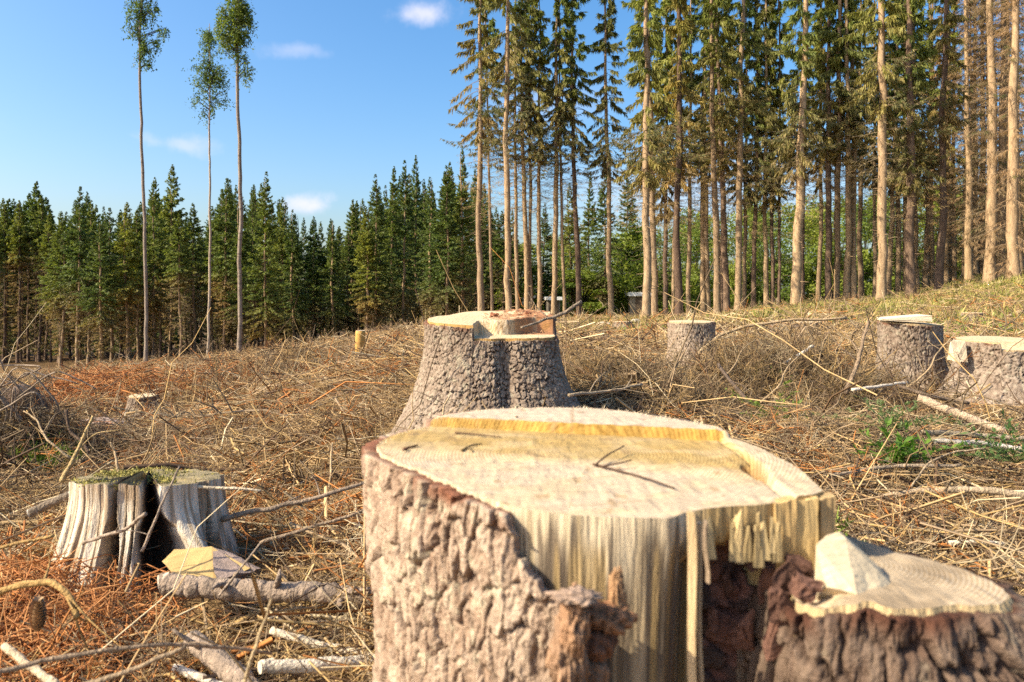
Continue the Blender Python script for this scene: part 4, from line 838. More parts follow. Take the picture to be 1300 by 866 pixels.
# three lone tall birches
def lone_tree(label, px_top, px_b, pyb, d, wpx, crown, seed, py_top=-140):
    """crown: list of (px, py, rx, ry, n) clumps of leaves; branches lead to them"""
    rg = np.random.default_rng(seed); base = np.array(P(px_b, pyb, d)); base[2] = min(base[2], float(gz(base[:1], base[1:2])[0]) + .05)
    top = np.array(P(px_top, py_top, d)); e = thing('birch_tree', label, 'birch', base, 'lone birches on the clearing')
    k = 40; t = np.linspace(0, 1, k); Pp = base + (top - base) * t[:, None]; w = np.cumsum(rg.normal(size=(k, 2)) * .035, 0); w -= np.outer(t, w[-1]) ; Pp[:, :2] += w * .6; Pp[0, 2] -= .4
    R = wpx / F * d / 2 * ((1 - t) ** .6 * .8 + .2) * (1 + .5 * np.exp(-t * 60)); V, f = tubes(Pp[None], R[None], 9); part(e, 'trunk', V, f, M_BIRCH, (1, 1, 1))
    brs, lv = [], []
    for px, py, rx, ry, n in crown:
        c = np.array(P(px, py, d)); r3 = np.array([rx, rx, ry]) / F * d; m = max(4, n // 70)
        tips = c + rvec(rg, m) * r3 * rg.uniform(.35, 1.15, (m, 1)); zt_ = tips[:, 2] - rg.uniform(.1, .5, m) * (np.hypot(*(tips - base)[:, :2].T)) - .3
        ti = np.clip((zt_ - base[2]) / (top[2] - base[2]), 0, .99); st = np.stack([np.interp(ti, t, Pp[:, q_]) for q_ in range(3)], 1)
        mid = (st + tips) / 2 + np.array([0, 0, .25]) * rg.random((m, 1)) + rg.normal(size=(m, 3)) * .08; u_ = np.linspace(0, 1, 6)[None, :, None]
        Bc = st[:, None] * (1 - u_) ** 2 + mid[:, None] * 2 * u_ * (1 - u_) + tips[:, None] * u_ ** 2; Vb, fb = tubes(Bc, np.linspace(.022, .007, 6)[None].repeat(m, 0), 3); brs.append((Vb, fb, np.array([.10, .075, .055])))
        # hanging leafy strings around tips
        ns = n // 11; b0 = Bc[rg.integers(0, m, ns), rg.integers(4, 6, ns)] + rg.normal(size=(ns, 3)) * r3 * .22; ls = rg.uniform(.15, .8, ns)
        hd = unit(rg.normal(size=(ns, 3)) * .35 + np.array([0, 0, -1])); tt = rg.random((ns, 9)); pp = b0[:, None] + hd[:, None] * (ls[:, None] * tt)[..., None] + rg.normal(size=(ns, 9, 3)) * .035
        pp = pp.reshape(-1, 3); N_ = len(pp); V2, f2 = kites(pp, unit(rg.normal(size=(N_, 3)) + np.array([0, 0, -.9])), rvec(rg, N_), rg.uniform(.07, .14, N_), rg.uniform(.045, .085, N_))
        cl = lerp(np.array([.07, .12, .03]), np.array([.20, .25, .06]), np.clip(np.repeat(rg.random(ns), 9) + rg.normal(size=N_) * .15, 0, 1)[:, None]); lv.append((V2, [f2], np.repeat(cl, 4, 0)))
    V, f, c = joinm(brs); part(e, 'branches', V, f, M_BRANCH, c); V, f, c = joinm(lv); part(e, 'crown', V, f, M_LEAF, c, False)
lone_tree('leftmost of three lone tall birches, thin crown with one side branch', 180, 186, 467, 33, 4.7, [(182, 8, 11, 24, 1300), (170, 26, 7, 16, 420), (195, 16, 5, 20, 420), (182, 48, 7, 16, 560), (208, 36, 6, 8, 330), (198, 48, 8, 5, 240), (167, 38, 6, 5, 190), (188, 80, 6, 5, 170), (179, 66, 5, 8, 200), (182, -40, 16, 40, 1800), (164, 6, 4, 14, 240), (187, 62, 6, 6, 160)], 5)
lone_tree('middle lone birch, shorter and thinner, leaning crown behind its taller neighbour', 266, 265, 458, 35, 3.5, [(264, 60, 11, 16, 700), (267, 85, 18, 16, 1400), (256, 100, 12, 12, 500), (280, 92, 12, 14, 700), (262, 45, 7, 10, 300), (250, 122, 8, 7, 200), (266, 120, 14, 14, 350), (284, 116, 8, 10, 250), (259, 146, 5, 10, 150), (268, 138, 7, 6, 120), (254, 85, 8, 9, 250), (266, 42, 6, 8, 260)], 9, 30)
lone_tree('tallest of three lone birches with the densest dark crown', 297, 303, 454, 32, 5.8, [(298, 6, 17, 24, 2900), (293, 34, 15, 18, 1900), (312, 14, 6, 22, 800), (280, 18, 7, 22, 800), (308, 46, 9, 14, 700), (303, 66, 8, 8, 420), (315, 80, 6, 12, 360), (310, 90, 4, 8, 130), (282, 52, 7, 12, 420), (299, -50, 24, 40, 2600), (318, 28, 4, 12, 260), (275, 34, 4, 8, 180)], 13)
# broadleaf edge seen through the stand
def leafy_proto(seed, H, rx, n=7000):
    rg = np.random.default_rng(seed); tm, _ = trunk_mesh('trunk', H * .8, .1, seed, M_TRUNKD, 7, .5); k = 34
    a = rg.uniform(0, 6.28, k); hz = rg.uniform(.06, .95, k); rad = rx * np.sqrt(np.clip(1 - (2 * hz - .8) ** 2 / 1.6, .05, 1)) * rg.uniform(.3, .95, k); c = np.stack([np.cos(a) * rad, np.sin(a) * rad, hz * H], 1); cr = rg.uniform(.35, .8, k) * rx * .6
    i = rg.integers(0, k, n); p = c[i] + rvec(rg, n) * (cr[i] * rg.uniform(.55, 1.05, n))[:, None] * np.array([1, 1, .75]); dv = unit(rvec(rg, n) + np.array([0, 0, -.4]))
    V, f = kites(p, dv, unit(np.cross(dv, rvec(rg, n))), rg.uniform(.14, .3, n), rg.uniform(.09, .18, n)); cl = lerp(np.array([.12, .18, .03]), np.array([.32, .36, .065]), np.clip(rg.random(k)[i] * .8 + rg.random(n) * .3, 0, 1)[:, None])
    st = np.repeat(np.array([[0, 0, H * .25]]), k, 0) * rg.uniform(.5, 1.8, (k, 1)); u_ = np.linspace(0, 1, 4)[None, :, None]; Vb, fb = tubes(st[:, None] * (1 - u_) + c[:, None] * u_, np.linspace(.04, .012, 4)[None].repeat(k, 0), 3)
    V, f, cc = joinm([(V, [f], np.repeat(cl, 4, 0)), (Vb, fb, np.array([.12, .09, .06]))]); return tm, mesh_np('crown', V, f, M_LEAF, cc, False), None
LEAFY = [leafy_proto(300 + k, 8.0, rx) for k, rx in enumerate((2.6, 3.0, 2.2))]
bl = sorted([(620, 66, 6), (655, 62, 7), (700, 66, 7.5), (740, 58, 4.0), (785, 60, 7.2), (815, 64, 8), (845, 59, 7), (880, 63, 8.2), (915, 60, 8), (950, 64, 9), (985, 60, 8.5), (1025, 63, 8.5), (1065, 60, 8), (1100, 64, 9), (1140, 61, 8), (1185, 64, 9), (1230, 62, 8), (1280, 64, 9), (1330, 62, 9), (1390, 64, 9), (640, 75, 9), (720, 78, 9), (800, 76, 9), (880, 78, 11), (960, 76, 11), (1040, 78, 11), (1120, 76, 11), (1200, 78, 11), (1290, 76, 11)])
for i, (px, d, H) in enumerate(bl):
    x, y = XY(px, d); z = float(gz(np.array([x]), np.array([y]))[0]); s_ = rt.uniform(.9, 1.2)
    plant('broadleaf_tree', f'sunlit green broadleaf tree beyond the tall trunks, {ordinal(i + 1)} from the left', 'tree', LEAFY[i % 3], (x, y, z - .2), s_, H / 8, rt.uniform(0, 6.28), 'broadleaf trees beyond the stand', 0, .9)

# ------------------------------------------------------------------ brushwood covering the clearing
HEAPS = [(130, 12.5, 1.3, .55), (10, 5.2, .5, .32), (-60, 6.5, .9, .5), (800, 5.0, .4, .2), (1020, 5.8, .40, .42), (965, 5.4, .30, .22), (1078, 5.2, .22, .25), (620, 3.6, .6, .10), (1000, 3.6, .5, .12), (1210, 4.0, .5, .04), (420, 7, 1.2, .18), (330, 14, 2.0, .3), (480, 16, 2.0, .3),
         (1040, 9.0, .9, .12), (250, 6, 1.0, .15), (560, 9, 1.2, .25), (700, 9, 1.2, .2), (0, 2.0, .4, .06)]
def brush_h(x, y):
    h_ = (.05 + .16 * fbm(x * .9 + 5, y * .9 + 3, 61, 3) ** 1.5) * (.4 + .6 * sstep(2.4, 4.2, y)) + .007 * np.clip(y - 4, 0, 14)
    for px, d, r, a in HEAPS:
        hx, hy = XY(px, d); h_ = h_ + a * np.exp(-((x - hx) ** 2 + (y - hy) ** 2) / r ** 2)
    for px, d, r in ((878, 7.6, .9), (1152, 6.0, .9), (1262, 5.4, .9), (624, 4.0, .8), (190, 2.5, .55), (181, 9.2, 1.3), (1235, 14.5, 2.0), (457, 12.6, 2.0), (1010, 10.5, 1.0)):
        hx, hy = XY(px, d - .55 * r); h_ = h_ * (1 - .85 * np.exp(-((x - hx) ** 2 + (y - hy) ** 2) / r ** 2))
    return h_
def scatter(rg, n, d0, d1, p=1.5, px0=-160, px1=1460):
    """points on the clearing, density falling as d^-p"""
    u = rg.random(n); e = 2 - p
    d = (d0 ** e + u * (d1 ** e - d0 ** e)) ** (1 / e); px = rg.uniform(px0, px1, n); x = (px - CX) / F * d
    keep = np.hypot(x - FC[0], d - FC[1]) > .42
    keep &= np.hypot(x - LC[0], d - LC[1]) > .30
    keep &= (np.hypot(x - MC[0], d - MC[1]) > .42) & (np.hypot(x - OC[0], d - OC[1]) > .30)
    for spx, sd, sr in ((181, 9.0, .8), (457, 12.6, .7), (878, 7.3, .45), (1152, 5.7, .42), (1270, 5.1, .42), (1235, 14.4, .9), (190, 2.35, .33)): keep &= np.hypot(x - XY(spx, sd)[0], d - sd) > sr
    # nothing stands between the lens and the stump
    keep &= ~((d < 1.45) & (px > 420))
    return x[keep], d[keep], px[keep]
PAL = np.array([(.48, .32, .15), (.32, .225, .13), (.60, .47, .28), (.14, .084, .047), (.44, .175, .048), (.42, .275, .11)])
def palette(rg, x, y, px):
    n = len(x); w = np.tile(np.array([.32, .22, .10, .17, .025, .165]), (n, 1))
    rust = np.exp(-(((x - XY(130, 12.5)[0]) ** 2 + (y - 12.5) ** 2) / 1.6 ** 2)) + sstep(260, 60, px) * sstep(3.4, 1.8, y) * .8 + .8 * np.exp(-(((x - XY(430, 2.9)[0]) ** 2 + (y - 2.9) ** 2) / .2 ** 2)) + .25 * sstep(.55, .7, fbm(x * .8, y * .8, 71, 3))
    grey = np.exp(-(((x - XY(20, 5.5)[0]) ** 2 + (y - 5.5) ** 2) / 1.2 ** 2)) + sstep(700, 800, px) * sstep(7, 5, y) * .35
    w[:, 4] += 1.1 * rust; w[:, 1] += .9 * grey; w[:, 3] += .4 * grey
    w = np.cumsum(w / w.sum(1, keepdims=True), 1); i = (rg.random(n)[:, None] > w).sum(1).clip(0, 5)
    return PAL[i] * rg.uniform(.55, 1.3, (n, 1))
def loose_twigs(rg, n, d0, d1, Lr, Rr, K, p, steep=.22):
    x, y, px = scatter(rg, n, d0, d1, p); k = rg.random(len(x)) > .75 * greenness(x, y); x, y, px = x[k], y[k], px[k]; n = len(x); bh = brush_h(x, y); L = rg.uniform(*Lr, n) * (.6 + .8 * rg.random(n)); az = rg.uniform(0, 2 * math.pi, n)
    el = rg.normal(size=n) * steep; up = rg.random(n) < .006 + .03 * sstep(2.5, 4.5, y); el[up] = rg.uniform(.4, 1.2, up.sum()); t = np.linspace(-.5, .5, K)[None, :]
    d = np.stack([np.cos(az) * np.cos(el), np.sin(az) * np.cos(el), np.sin(el)], 1); sd = np.stack([-np.sin(az), np.cos(az), np.zeros(n)], 1); cv = rg.normal(size=n) * .45; cu = rg.normal(size=n) * .3 + .05
    z = gz(x, y) + bh * rg.random(n) ** 1.2; z[up] += L[up] * .35
    C_ = np.stack([x, y, z], 1)
    Pp = C_[:, None] + d[:, None] * (L[:, None] * t)[..., None] + sd[:, None] * ((cv * L)[:, None] * (t ** 2 - .1))[..., None] + np.array([0, 0, 1.0]) * ((cu * L)[:, None] * (t ** 2 - .1))[..., None] + rg.normal(size=(n, K, 3)) * (L * .03)[:, None, None]
    R = (rg.uniform(*Rr, n) * (.7 + .6 * rg.random(n) ** 3))[:, None] * np.linspace(1, .5, K)[None]
    V, f = tubes(Pp, R, 3); c = np.repeat(palette(rg, x, y, px), K * 3, 0); return V, f, c
def spray_template(rg, L=1.0, nb=9, K=5, sub=True, r=.0045):
    """one dead spruce branch with side twigs, along +X"""
    t = np.linspace(0, 1, K); cv = rg.normal(size=2) * .12
    M = np.stack([t * L, cv[0] * t ** 2 * L * 2, cv[1] * t ** 2 * L + .04 * np.sin(t * 7 + rg.random() * 6)], 1); M += rg.normal(size=M.shape) * .012
    ps = [tubes(M[None], (r * np.linspace(1.2, .45, K))[None], 3)]
    ts = rg.uniform(.1, .97, nb); b0 = np.stack([np.interp(ts, t, M[:, k]) for k in range(3)], 1); sg = rg.choice([-1, 1], nb); ll = L * rg.uniform(.15, .5, nb) * (1.15 - ts); an = rg.uniform(.5, 1.2, nb)
    d = np.stack([np.cos(an), np.sin(an) * sg, rg.normal(size=nb) * .35], 1); u = np.linspace(0, 1, 4)[None, :, None]; q_ = b0[:, None] + d[:, None] * ll[:, None, None] * u + np.stack([np.zeros(nb), np.zeros(nb), rg.normal(size=nb) * .12], 1)[:, None] * u ** 2 + rg.normal(size=(nb, 4, 3)) * .012 * u
    ps.append(tubes(q_, np.linspace(r * .6, r * .3, 4)[None].repeat(nb, 0), 3))
    if sub:
        ns = nb * 2; j = rg.integers(0, nb, ns); k = rg.integers(1, 3, ns); b1 = q_[j, k]; d1 = unit(d[j] + rg.normal(size=(ns, 3)) * .7); l1 = L * rg.uniform(.05, .2, ns); u2 = np.linspace(0, 1, 3)[None, :, None]
        ps.append(tubes(b1[:, None] + d1[:, None] * l1[:, None, None] * u2, np.linspace(r * .36, r * .2, 3)[None].repeat(ns, 0), 3))
    V, f, _ = joinm([(v, ff, np.zeros(3)) for v, ff in ps]); return V, np.concatenate([x for x in f if x.shape[1] == 4])
def spray_field(rg, name, label, fields, clusters=()):
    """dead branches strewn as one mass: points that carry a turn, a size and a colour, each holding one of the branch shapes"""
    P_, E_, S_, I_, C_, ti, tobs = [], [], [], [], [], 0, []
    for temps, n, d0, d1, p, Lr, lift, steep in fields:
        x, y, px = scatter(rg, n, d0, d1, p); k = rg.random(len(x)) > .75 * greenness(x, y); x, y, px = x[k], y[k], px[k]; n = len(x)
        P_.append(np.stack([x, y, gz(x, y) + lift + brush_h(x, y) * rg.random(n) * .9], 1)); E_.append(np.stack([rg.normal(size=n) * .7, rg.normal(size=n) * steep - .06, rg.uniform(0, 6.283, n)], 1)); S_.append(rg.uniform(*Lr, n))
        I_.append(rg.integers(ti, ti + len(temps), n)); C_.append(palette(rg, x, y, px) * (.62 if temps is T_big else 1)); ti += len(temps)
        if tobs is None: tobs = []
        for V, f in temps: tobs.append(bpy.data.objects.new('branch_shape', mesh_np('branch_shape', V - np.array([.4, 0, 0]), [f], M_SPRAY)))
    for px, d, r, n, Lr in clusters:
        x0, y0 = XY(px, d); x = x0 + rg.normal(size=n) * r; y = y0 + rg.normal(size=n) * r; px_ = CX + F * x / y
        P_.append(np.stack([x, y, gz(x, y) + brush_h(x, y) * rg.random(n) ** .8], 1)); E_.append(np.stack([rg.normal(size=n) * .9, rg.normal(size=n) * .5 - .1, rg.uniform(0, 6.283, n)], 1)); S_.append(rg.uniform(*Lr, n)); I_.append(rg.integers(0, len(fields[0][0]), n)); C_.append(palette(rg, x, y, px_) * .68)
    Pn, E_, S_, I_, C_ = [np.concatenate(v) for v in (P_, E_, S_, I_, C_)]
    me = bpy.data.meshes.new(name); me.vertices.add(len(Pn)); me.vertices.foreach_set('co', Pn.astype(np.float32).ravel())
    for an, ty, key, arr in (('turn', 'FLOAT_VECTOR', 'vector', E_), ('size', 'FLOAT', 'value', S_), ('shape', 'INT', 'value', I_), ('tint', 'FLOAT_VECTOR', 'vector', C_)):
        at = me.attributes.new(an, ty, 'POINT'); at.data.foreach_set(key, (arr.astype(np.int32) if ty == 'INT' else arr.astype(np.float32)).ravel())
    ng = bpy.data.node_groups.new(name, 'GeometryNodeTree'); ng.interface.new_socket('Geometry', in_out='INPUT', socket_type='NodeSocketGeometry'); ng.interface.new_socket('Geometry', in_out='OUTPUT', socket_type='NodeSocketGeometry')
    N = ng.nodes.new; gi, go, ip, jn = N('NodeGroupInput'), N('NodeGroupOutput'), N('GeometryNodeInstanceOnPoints'), N('GeometryNodeGeometryToInstance')
    for o in reversed(tobs):
        oi = N('GeometryNodeObjectInfo'); oi.inputs['Object'].default_value = o; ng.links.new(oi.outputs['Geometry'], jn.inputs[0])
    def named(nm, ty): a_ = N('GeometryNodeInputNamedAttribute'); a_.data_type = ty; a_.inputs['Name'].default_value = nm; return a_.outputs['Attribute']
    ng.links.new(gi.outputs[0], ip.inputs['Points']); ng.links.new(jn.outputs[0], ip.inputs['Instance']); ip.inputs['Pick Instance'].default_value = True
    ng.links.new(named('shape', 'INT'), ip.inputs['Instance Index']); ng.links.new(named('turn', 'FLOAT_VECTOR'), ip.inputs['Rotation']); ng.links.new(named('size', 'FLOAT'), ip.inputs['Scale']); ng.links.new(ip.outputs[0], go.inputs[0])
    o = link(name, me); md = o.modifiers.new('strew', 'NODES'); md.node_group = ng
    return tag(o, label, 'brushwood', None, 'stuff')
def stuff(name, label, V, f, mat, c, cat, smooth=True):
    o = link(name, mesh_np(name, V, f, mat, c, smooth)); return tag(o, label, cat, None, 'stuff')
rb = np.random.default_rng(2024)
T_big = [spray_template(rb, 1, 9, 7, True, .012) for _ in range(8)]; T_near = [spray_template(rb, 1, 10, 5, True, .0075) for _ in range(14)]; T_far = [spray_template(rb, 1, 7, 4, False, .011) for _ in range(10)]
V, f, c = joinm([loose_twigs(rb, 15000, 1.4, 8, (.12, .5), (.0016, .0042), 4, 1.3), loose_twigs(rb, 2600, 1.8, 9, (.35, 1.0), (.004, .0085), 6, 1.0, .2)])
stuff('loose_twigs', 'tangle of loose tan and grey dead twigs littering the near clearing', V, f, M_TWIG, c, 'twigs')
V, f, c = joinm([loose_twigs(rb, 18000, 7, 36, (.3, .9), (.0045, .011), 3, .8, .2)])
stuff('far_twigs', 'dense carpet of straw-coloured twigs over the far clearing', V, f, M_TWIG, c, 'twigs')
spray_field(rb, 'dead_brushwood', 'matted dead spruce branches with fine side twigs heaped over the clearing', [(T_near, 4600, 1.6, 9, 1.1, (.20, .52), 0, .17), (T_far, 8500, 7, 36, .8, (.4, 1.0), .02, .2), (T_big, 230, 3.2, 15, .8, (.5, 1.1), .02, .14)],
            [(1020, 5.8, .34, 620, (.3, .8)), (965, 5.4, .28, 320, (.3, .6)), (1078, 5.1, .2, 220, (.3, .65)), (800, 4.9, .34, 520, (.22, .5)), (900, 4.9, .3, 200, (.22, .5)), (10, 5.2, .3, 260, (.3, .7)), (520, 3.9, .3, 120, (.2, .5)), (330, 12, 1.2, 300, (.5, 1.0))])
# short litter: needles, chips, twig ends
x, y, px = scatter(rb, 60000, 1.4, 6.5, 1.5); n = len(x); p = np.stack([x, y, gz(x, y) + .004 + brush_h(x, y) * .35 * rb.random(n) ** 2], 1); dv = unit(rb.normal(size=(n, 3)) * np.array([1, 1, .35]))
V, f = kites(p, dv, unit(np.cross(dv, rvec(rb, n))), rb.uniform(.015, .07, n), rb.uniform(.002, .008, n)); stuff('needle_litter', 'short straw-coloured needles and wood chips strewn over the ground', V, [f], M_TWIG, np.repeat(palette(rb, x, y, px) * 1.08, 4, 0), 'litter', False)
# rusty dead needle twigs, lower left, and the rusty heap further back
def rusty(rg, n, px, d, r, hh, L, R, K=3):
    x0, y0 = XY(px, d); x = x0 + rg.normal(size=n) * r; y = y0 + rg.normal(size=n) * r; z = gz(x, y) + rg.random(n) * hh * np.exp(-((x - x0) ** 2 + (y - y0) ** 2) / (2 * r * r))
    az = rg.uniform(0, 6.283, n); el = rg.normal(.15, .5, n); dd = np.stack([np.cos(az) * np.cos(el), np.sin(az) * np.cos(el), np.sin(el)], 1); t = np.linspace(0, 1, K)[None, :, None]
    Pp = np.stack([x, y, z], 1)[:, None] + dd[:, None] * t * (L * rg.uniform(.4, 1.2, n))[:, None, None] + np.array([0, 0, -.35]) * t ** 2 * L + rg.normal(size=(n, K, 3)) * L * .05
    V, f = tubes(Pp, np.full((n, K), R) * np.linspace(1, .6, K), 3); c = np.repeat(lerp(np.array([.42, .15, .045]), np.array([.52, .26, .10]), rg.random((n, 1))), K * 3, 0); return V, f, c
V, f, c = joinm([rusty(rb, 1700, 20, 2.15, .26, .16, .16, .0022), rusty(rb, 800, -20, 1.75, .2, .16, .16, .002), rusty(rb, 500, 95, 1.95, .14, .05, .14, .0022), rusty(rb, 700, 440, 2.75, .13, .03, .07, .0018), rusty(rb, 3800, 135, 12.5, .85, .65, .55, .006), rusty(rb, 900, 265, 13, .8, .35, .5, .006)])
stuff('rusty_twigs', 'rust-orange dead spruce twigs in heaps at the left', V, f, M_TWIG, c, 'twigs')
# living ground cover: grass and bilberry on the slope below the stand
u = rb.random(80000); d = 9 + u ** .7 * 33; px = rb.uniform(520, 1460, 80000); x = (px - CX) / F * d; g_ = greenness(x, d); k = rb.random(80000) < g_ * .9; x, y = x[k], d[k]; n = len(x)
p = np.stack([x, y, gz(x, y) - .01], 1); dv = unit(rb.normal(size=(n, 3)) * np.array([.6, .6, .2]) + np.array([0, 0, .8])); V, f = kites(p, dv, unit(np.cross(dv, rvec(rb, n))), rb.uniform(.10, .32, n), rb.uniform(.02, .06, n))
cg = lerp(np.array([.15, .18, .035]), np.array([.40, .33, .12]), rb.random((n, 1))); stuff('grass', 'yellowish grass and low green plants on the slope under the trunks', V, [f], M_GRASS, np.repeat(cg, 4, 0), 'grass', False)
cl = []
for px, d, r, n in [(62, 4.9, .16, 260), (180, 4.2, .12, 120), (105, 14, .9, 700), (985, 5.3, .10, 160), (1290, 10, .8, 500), (1150, 13, 1.0, 600), (790, 15, 1.2, 500), (1040, 2.6, .08, 60)]:
    x0, y0 = XY(px, d); x = x0 + rb.normal(size=n) * r * .6; y = y0 + rb.normal(size=n) * r * .6; p = np.stack([x, y, gz(x, y) + brush_h(x, y) * .5], 1); dv = unit(rb.normal(size=(n, 3)) * .6 + np.array([0, 0, .8])); s_ = .3 + .1 * d ** .5
    V, f = kites(p, dv, unit(np.cross(dv, rvec(rb, n))), rb.uniform(.06, .16, n) * s_ * 1.6, rb.uniform(.012, .03, n) * s_ * 1.6); cl.append((V, [f], np.repeat(lerp(np.array([.12, .19, .03]), np.array([.26, .33, .06]), rb.random((n, 1))), 4, 0)))
V, f, c = joinm(cl); stuff('weeds', 'fresh green weed tufts poking up through the brushwood', V, f, M_GRASS, c, 'weeds', False)

# ------------------------------------------------------------------ single branches, logs, poles
def Lg(px, d, up): return tuple(G(px, d, up))
GREY, TAN, PALE, DARK, RUST, OCHRE = (.34, .26, .19), (.42, .30, .17), (.62, .51, .37), (.13, .085, .055), (.40, .19, .08), (.38, .235, .085)
br_ = 'cut branches and poles on the clearing'
stick('log', 'grey bark-covered log lying across the ground in front of the old mossy stump', 'log', [P(205, 742, 2.12), P(300, 748, 2.10), P(400, 752, 2.08), P(490, 760, 2.06)], .030, .026, (.30, .225, .165), 1, br_, [(.3, .12, .8), (.5, .1, .7), (.62, .14, .9), (.8, .1, .6)], S=16, n=90, end_col=PALE, bump_=.07)
stick('debarked_pole', 'smooth white debarked pole touching the left side of the big stump', 'pole', [P(332, 847, 1.62), P(400, 846, 1.66), P(490, 838, 1.74)], .0145, .0155, (.72, .61, .46), 2, br_, S=12, n=30, end_col=PALE, bump_=.05)
stick('debarked_pole', 'thin whitish peeled pole slanting down toward the big stump', 'pole', [P(345, 800, 1.86), P(400, 818, 1.82), P(480, 834, 1.80)], .009, .010, (.62, .52, .38), 3, br_, S=10, n=24, bump_=.06)
stick('log', 'brown knotty log in the lower left, pointing at the picture bottom', 'log', [P(245, 812, 1.80), P(290, 850, 1.66), P(330, 890, 1.56)], .022, .025, (.30, .225, .165), 4, br_, [(.2, .08, .9), (.6, .09, .5)], S=16, n=60, end_col=PALE, bump_=.07)
stick('branch', 'pale peeled stick at the bottom edge left of the brown log', 'branch', [P(222, 848, 1.70), P(262, 862, 1.66), P(300, 880, 1.6)], .010, .009, (.6, .5, .38), 5, br_, S=10)
stick('branch', 'long blurred brown branch curving across the lower left corner', 'branch', [P(-30, 862, 1.15), P(60, 838, 1.2), P(170, 822, 1.24), P(260, 818, 1.3), P(345, 830, 1.36)], .0045, .003, (.30, .215, .14), 6, br_, [(.55, .10, .4), (.8, .08, .2)], S=8)
stick('branch', 'short stick beside the blurred branch, rising to its upper right', 'branch', [P(80, 878, 1.2), P(180, 846, 1.22), P(235, 822, 1.25)], .0045, .004, (.36, .26, .16), 7, br_, S=8)
stick('branch', 'thin twig standing upright and blurred in front of the white pole', 'branch', [P(300, 900, 1.12), P(325, 820, 1.14), P(345, 760, 1.16)], .0035, .0022, (.42, .31, .17), 8, br_, S=7)
stick('branch', 'ochre arching dead branch at the left edge above the cone-like knob', 'branch', [P(-40, 768, 1.62), P(20, 745, 1.6), P(60, 736, 1.58), P(88, 752, 1.55), P(98, 785, 1.52)], .0085, .006, OCHRE, 9, br_, [(.5, .1, .4), (.7, .12, -.1), (.8, .16, -.3), (.9, .14, -.4), (.95, .12, -.5)], S=9)
stick('branch', 'straight ochre stick leaning in the rusty twigs at the left edge', 'branch', [P(-20, 700, 1.95), P(30, 688, 1.95), P(68, 680, 1.96)], .005, .004, OCHRE, 10, br_, S=8)
stick('branch', 'ribbed pale stick in the bottom left corner', 'branch', [P(5, 820, 1.45), P(45, 850, 1.4), P(90, 885, 1.34)], .007, .008, (.52, .40, .26), 11, br_, S=9)
stick('log', 'short dark lichen-covered log piece left of the old mossy stump', 'log', [P(38, 652, 2.6), P(62, 640, 2.62), P(90, 628, 2.64)], .017, .015, (.22, .17, .12), 12, br_, S=10, end_col=(.45, .40, .32))
stick('branch', 'thin grey stick leaning across the front of the old mossy stump', 'branch', [P(180, 700, 2.18), P(205, 640, 2.2), P(228, 592, 2.24)], .0045, .0025, GREY, 13, br_, [(.2, .1, .3)])
stick('branch', 'forked grey stick crossing the white wood of the old stump', 'branch', [P(105, 690, 2.2), P(160, 672, 2.14), P(185, 652, 2.12)], .005, .006, GREY, 14, br_, [(.4, .1, .4)])
stick('branch', 'pale stick lying on the old mossy stump and pointing right', 'branch', [P(225, 617, 2.5), P(275, 619, 2.52), P(332, 623, 2.54)], .007, .004, (.62, .5, .34), 15, br_)
stick('branch', 'long thin twig rising in the middle foreground left of the white pole', 'branch', [P(295, 735, 2.0), P(275, 760, 1.98), P(330, 690, 2.02)], .004, .0025, GREY, 16, br_)
stick('branch', 'thick brown branch lying right of the old mossy stump', 'branch', [P(280, 660, 2.6), P(340, 645, 2.64), P(400, 632, 2.68), P(465, 612, 2.75)], .010, .007, (.30, .22, .15), 17, br_, [(.4, .14, .5), (.7, .14, .6)])
stick('branch', 'second brown branch behind it, sloping toward the big stump', 'branch', [P(330, 690, 2.45), P(400, 668, 2.5), P(470, 645, 2.56)], .007, .005, (.28, .2, .13), 18, br_, [(.5, .12, .5)])
stick('branch', 'forked ochre branch standing in the brush at the far left', 'branch', [P(78, 612, 3.3), P(100, 570, 3.35), P(118, 528, 3.4)], .012, .006, (.46, .33, .15), 19, br_, [(.5, .22, .5), (.75, .15, .2)])
stick('branch', 'dark hooked branch above the forked ochre branch', 'branch', [P(84, 520, 3.5), P(88, 548, 3.48), P(104, 560, 3.45), P(113, 575, 3.42)], .007, .006, DARK, 20, br_)
stick('branch', 'long pale branch lying in the left middle distance', 'branch', [P(250, 562, 5.2), P(310, 545, 5.4), P(390, 520, 5.7), P(445, 497, 6.0)], .012, .010, (.4, .3, .19), 21, br_, [(.8, .2, .6)])
stick('branch', 'dark thick branch end sticking out of straw-coloured brush, left of middle', 'branch', [P(385, 518, 6.0), P(415, 508, 6.1), P(448, 495, 6.2)], .022, .014, (.19, .125, .08), 22, br_, [(.9, .15, .9)])
stick('branch', 'broken branch leaning on the right side of the middle stump top', 'branch', [P(662, 416, 3.75), P(690, 407, 3.85), P(715, 398, 3.9), P(738, 383, 3.95)], .007, .010, (.26, .2, .14), 23, br_, [(.45, .14, .6), (.7, .1, .4)])
stick('branch', 'bare branch lying right of the middle stump base', 'branch', [P(722, 502, 3.6), P(770, 497, 3.75), P(815, 488, 3.9)], .009, .006, (.38, .29, .19), 24, br_, [(.3, .2, .8), (.5, .2, .6), (.8, .15, .7)])
stick('branch', 'large bent branch arching over the brush left of the stump with the slab', 'branch', [P(885, 452, 6.4), P(912, 425, 6.5), P(950, 414, 6.5), P(1010, 407, 6.5), P(1075, 404, 6.5)], .015, .011, (.42, .30, .17), 25, br_, [(.3, .3, .3), (.6, .3, .2), (.8, .3, .4)])
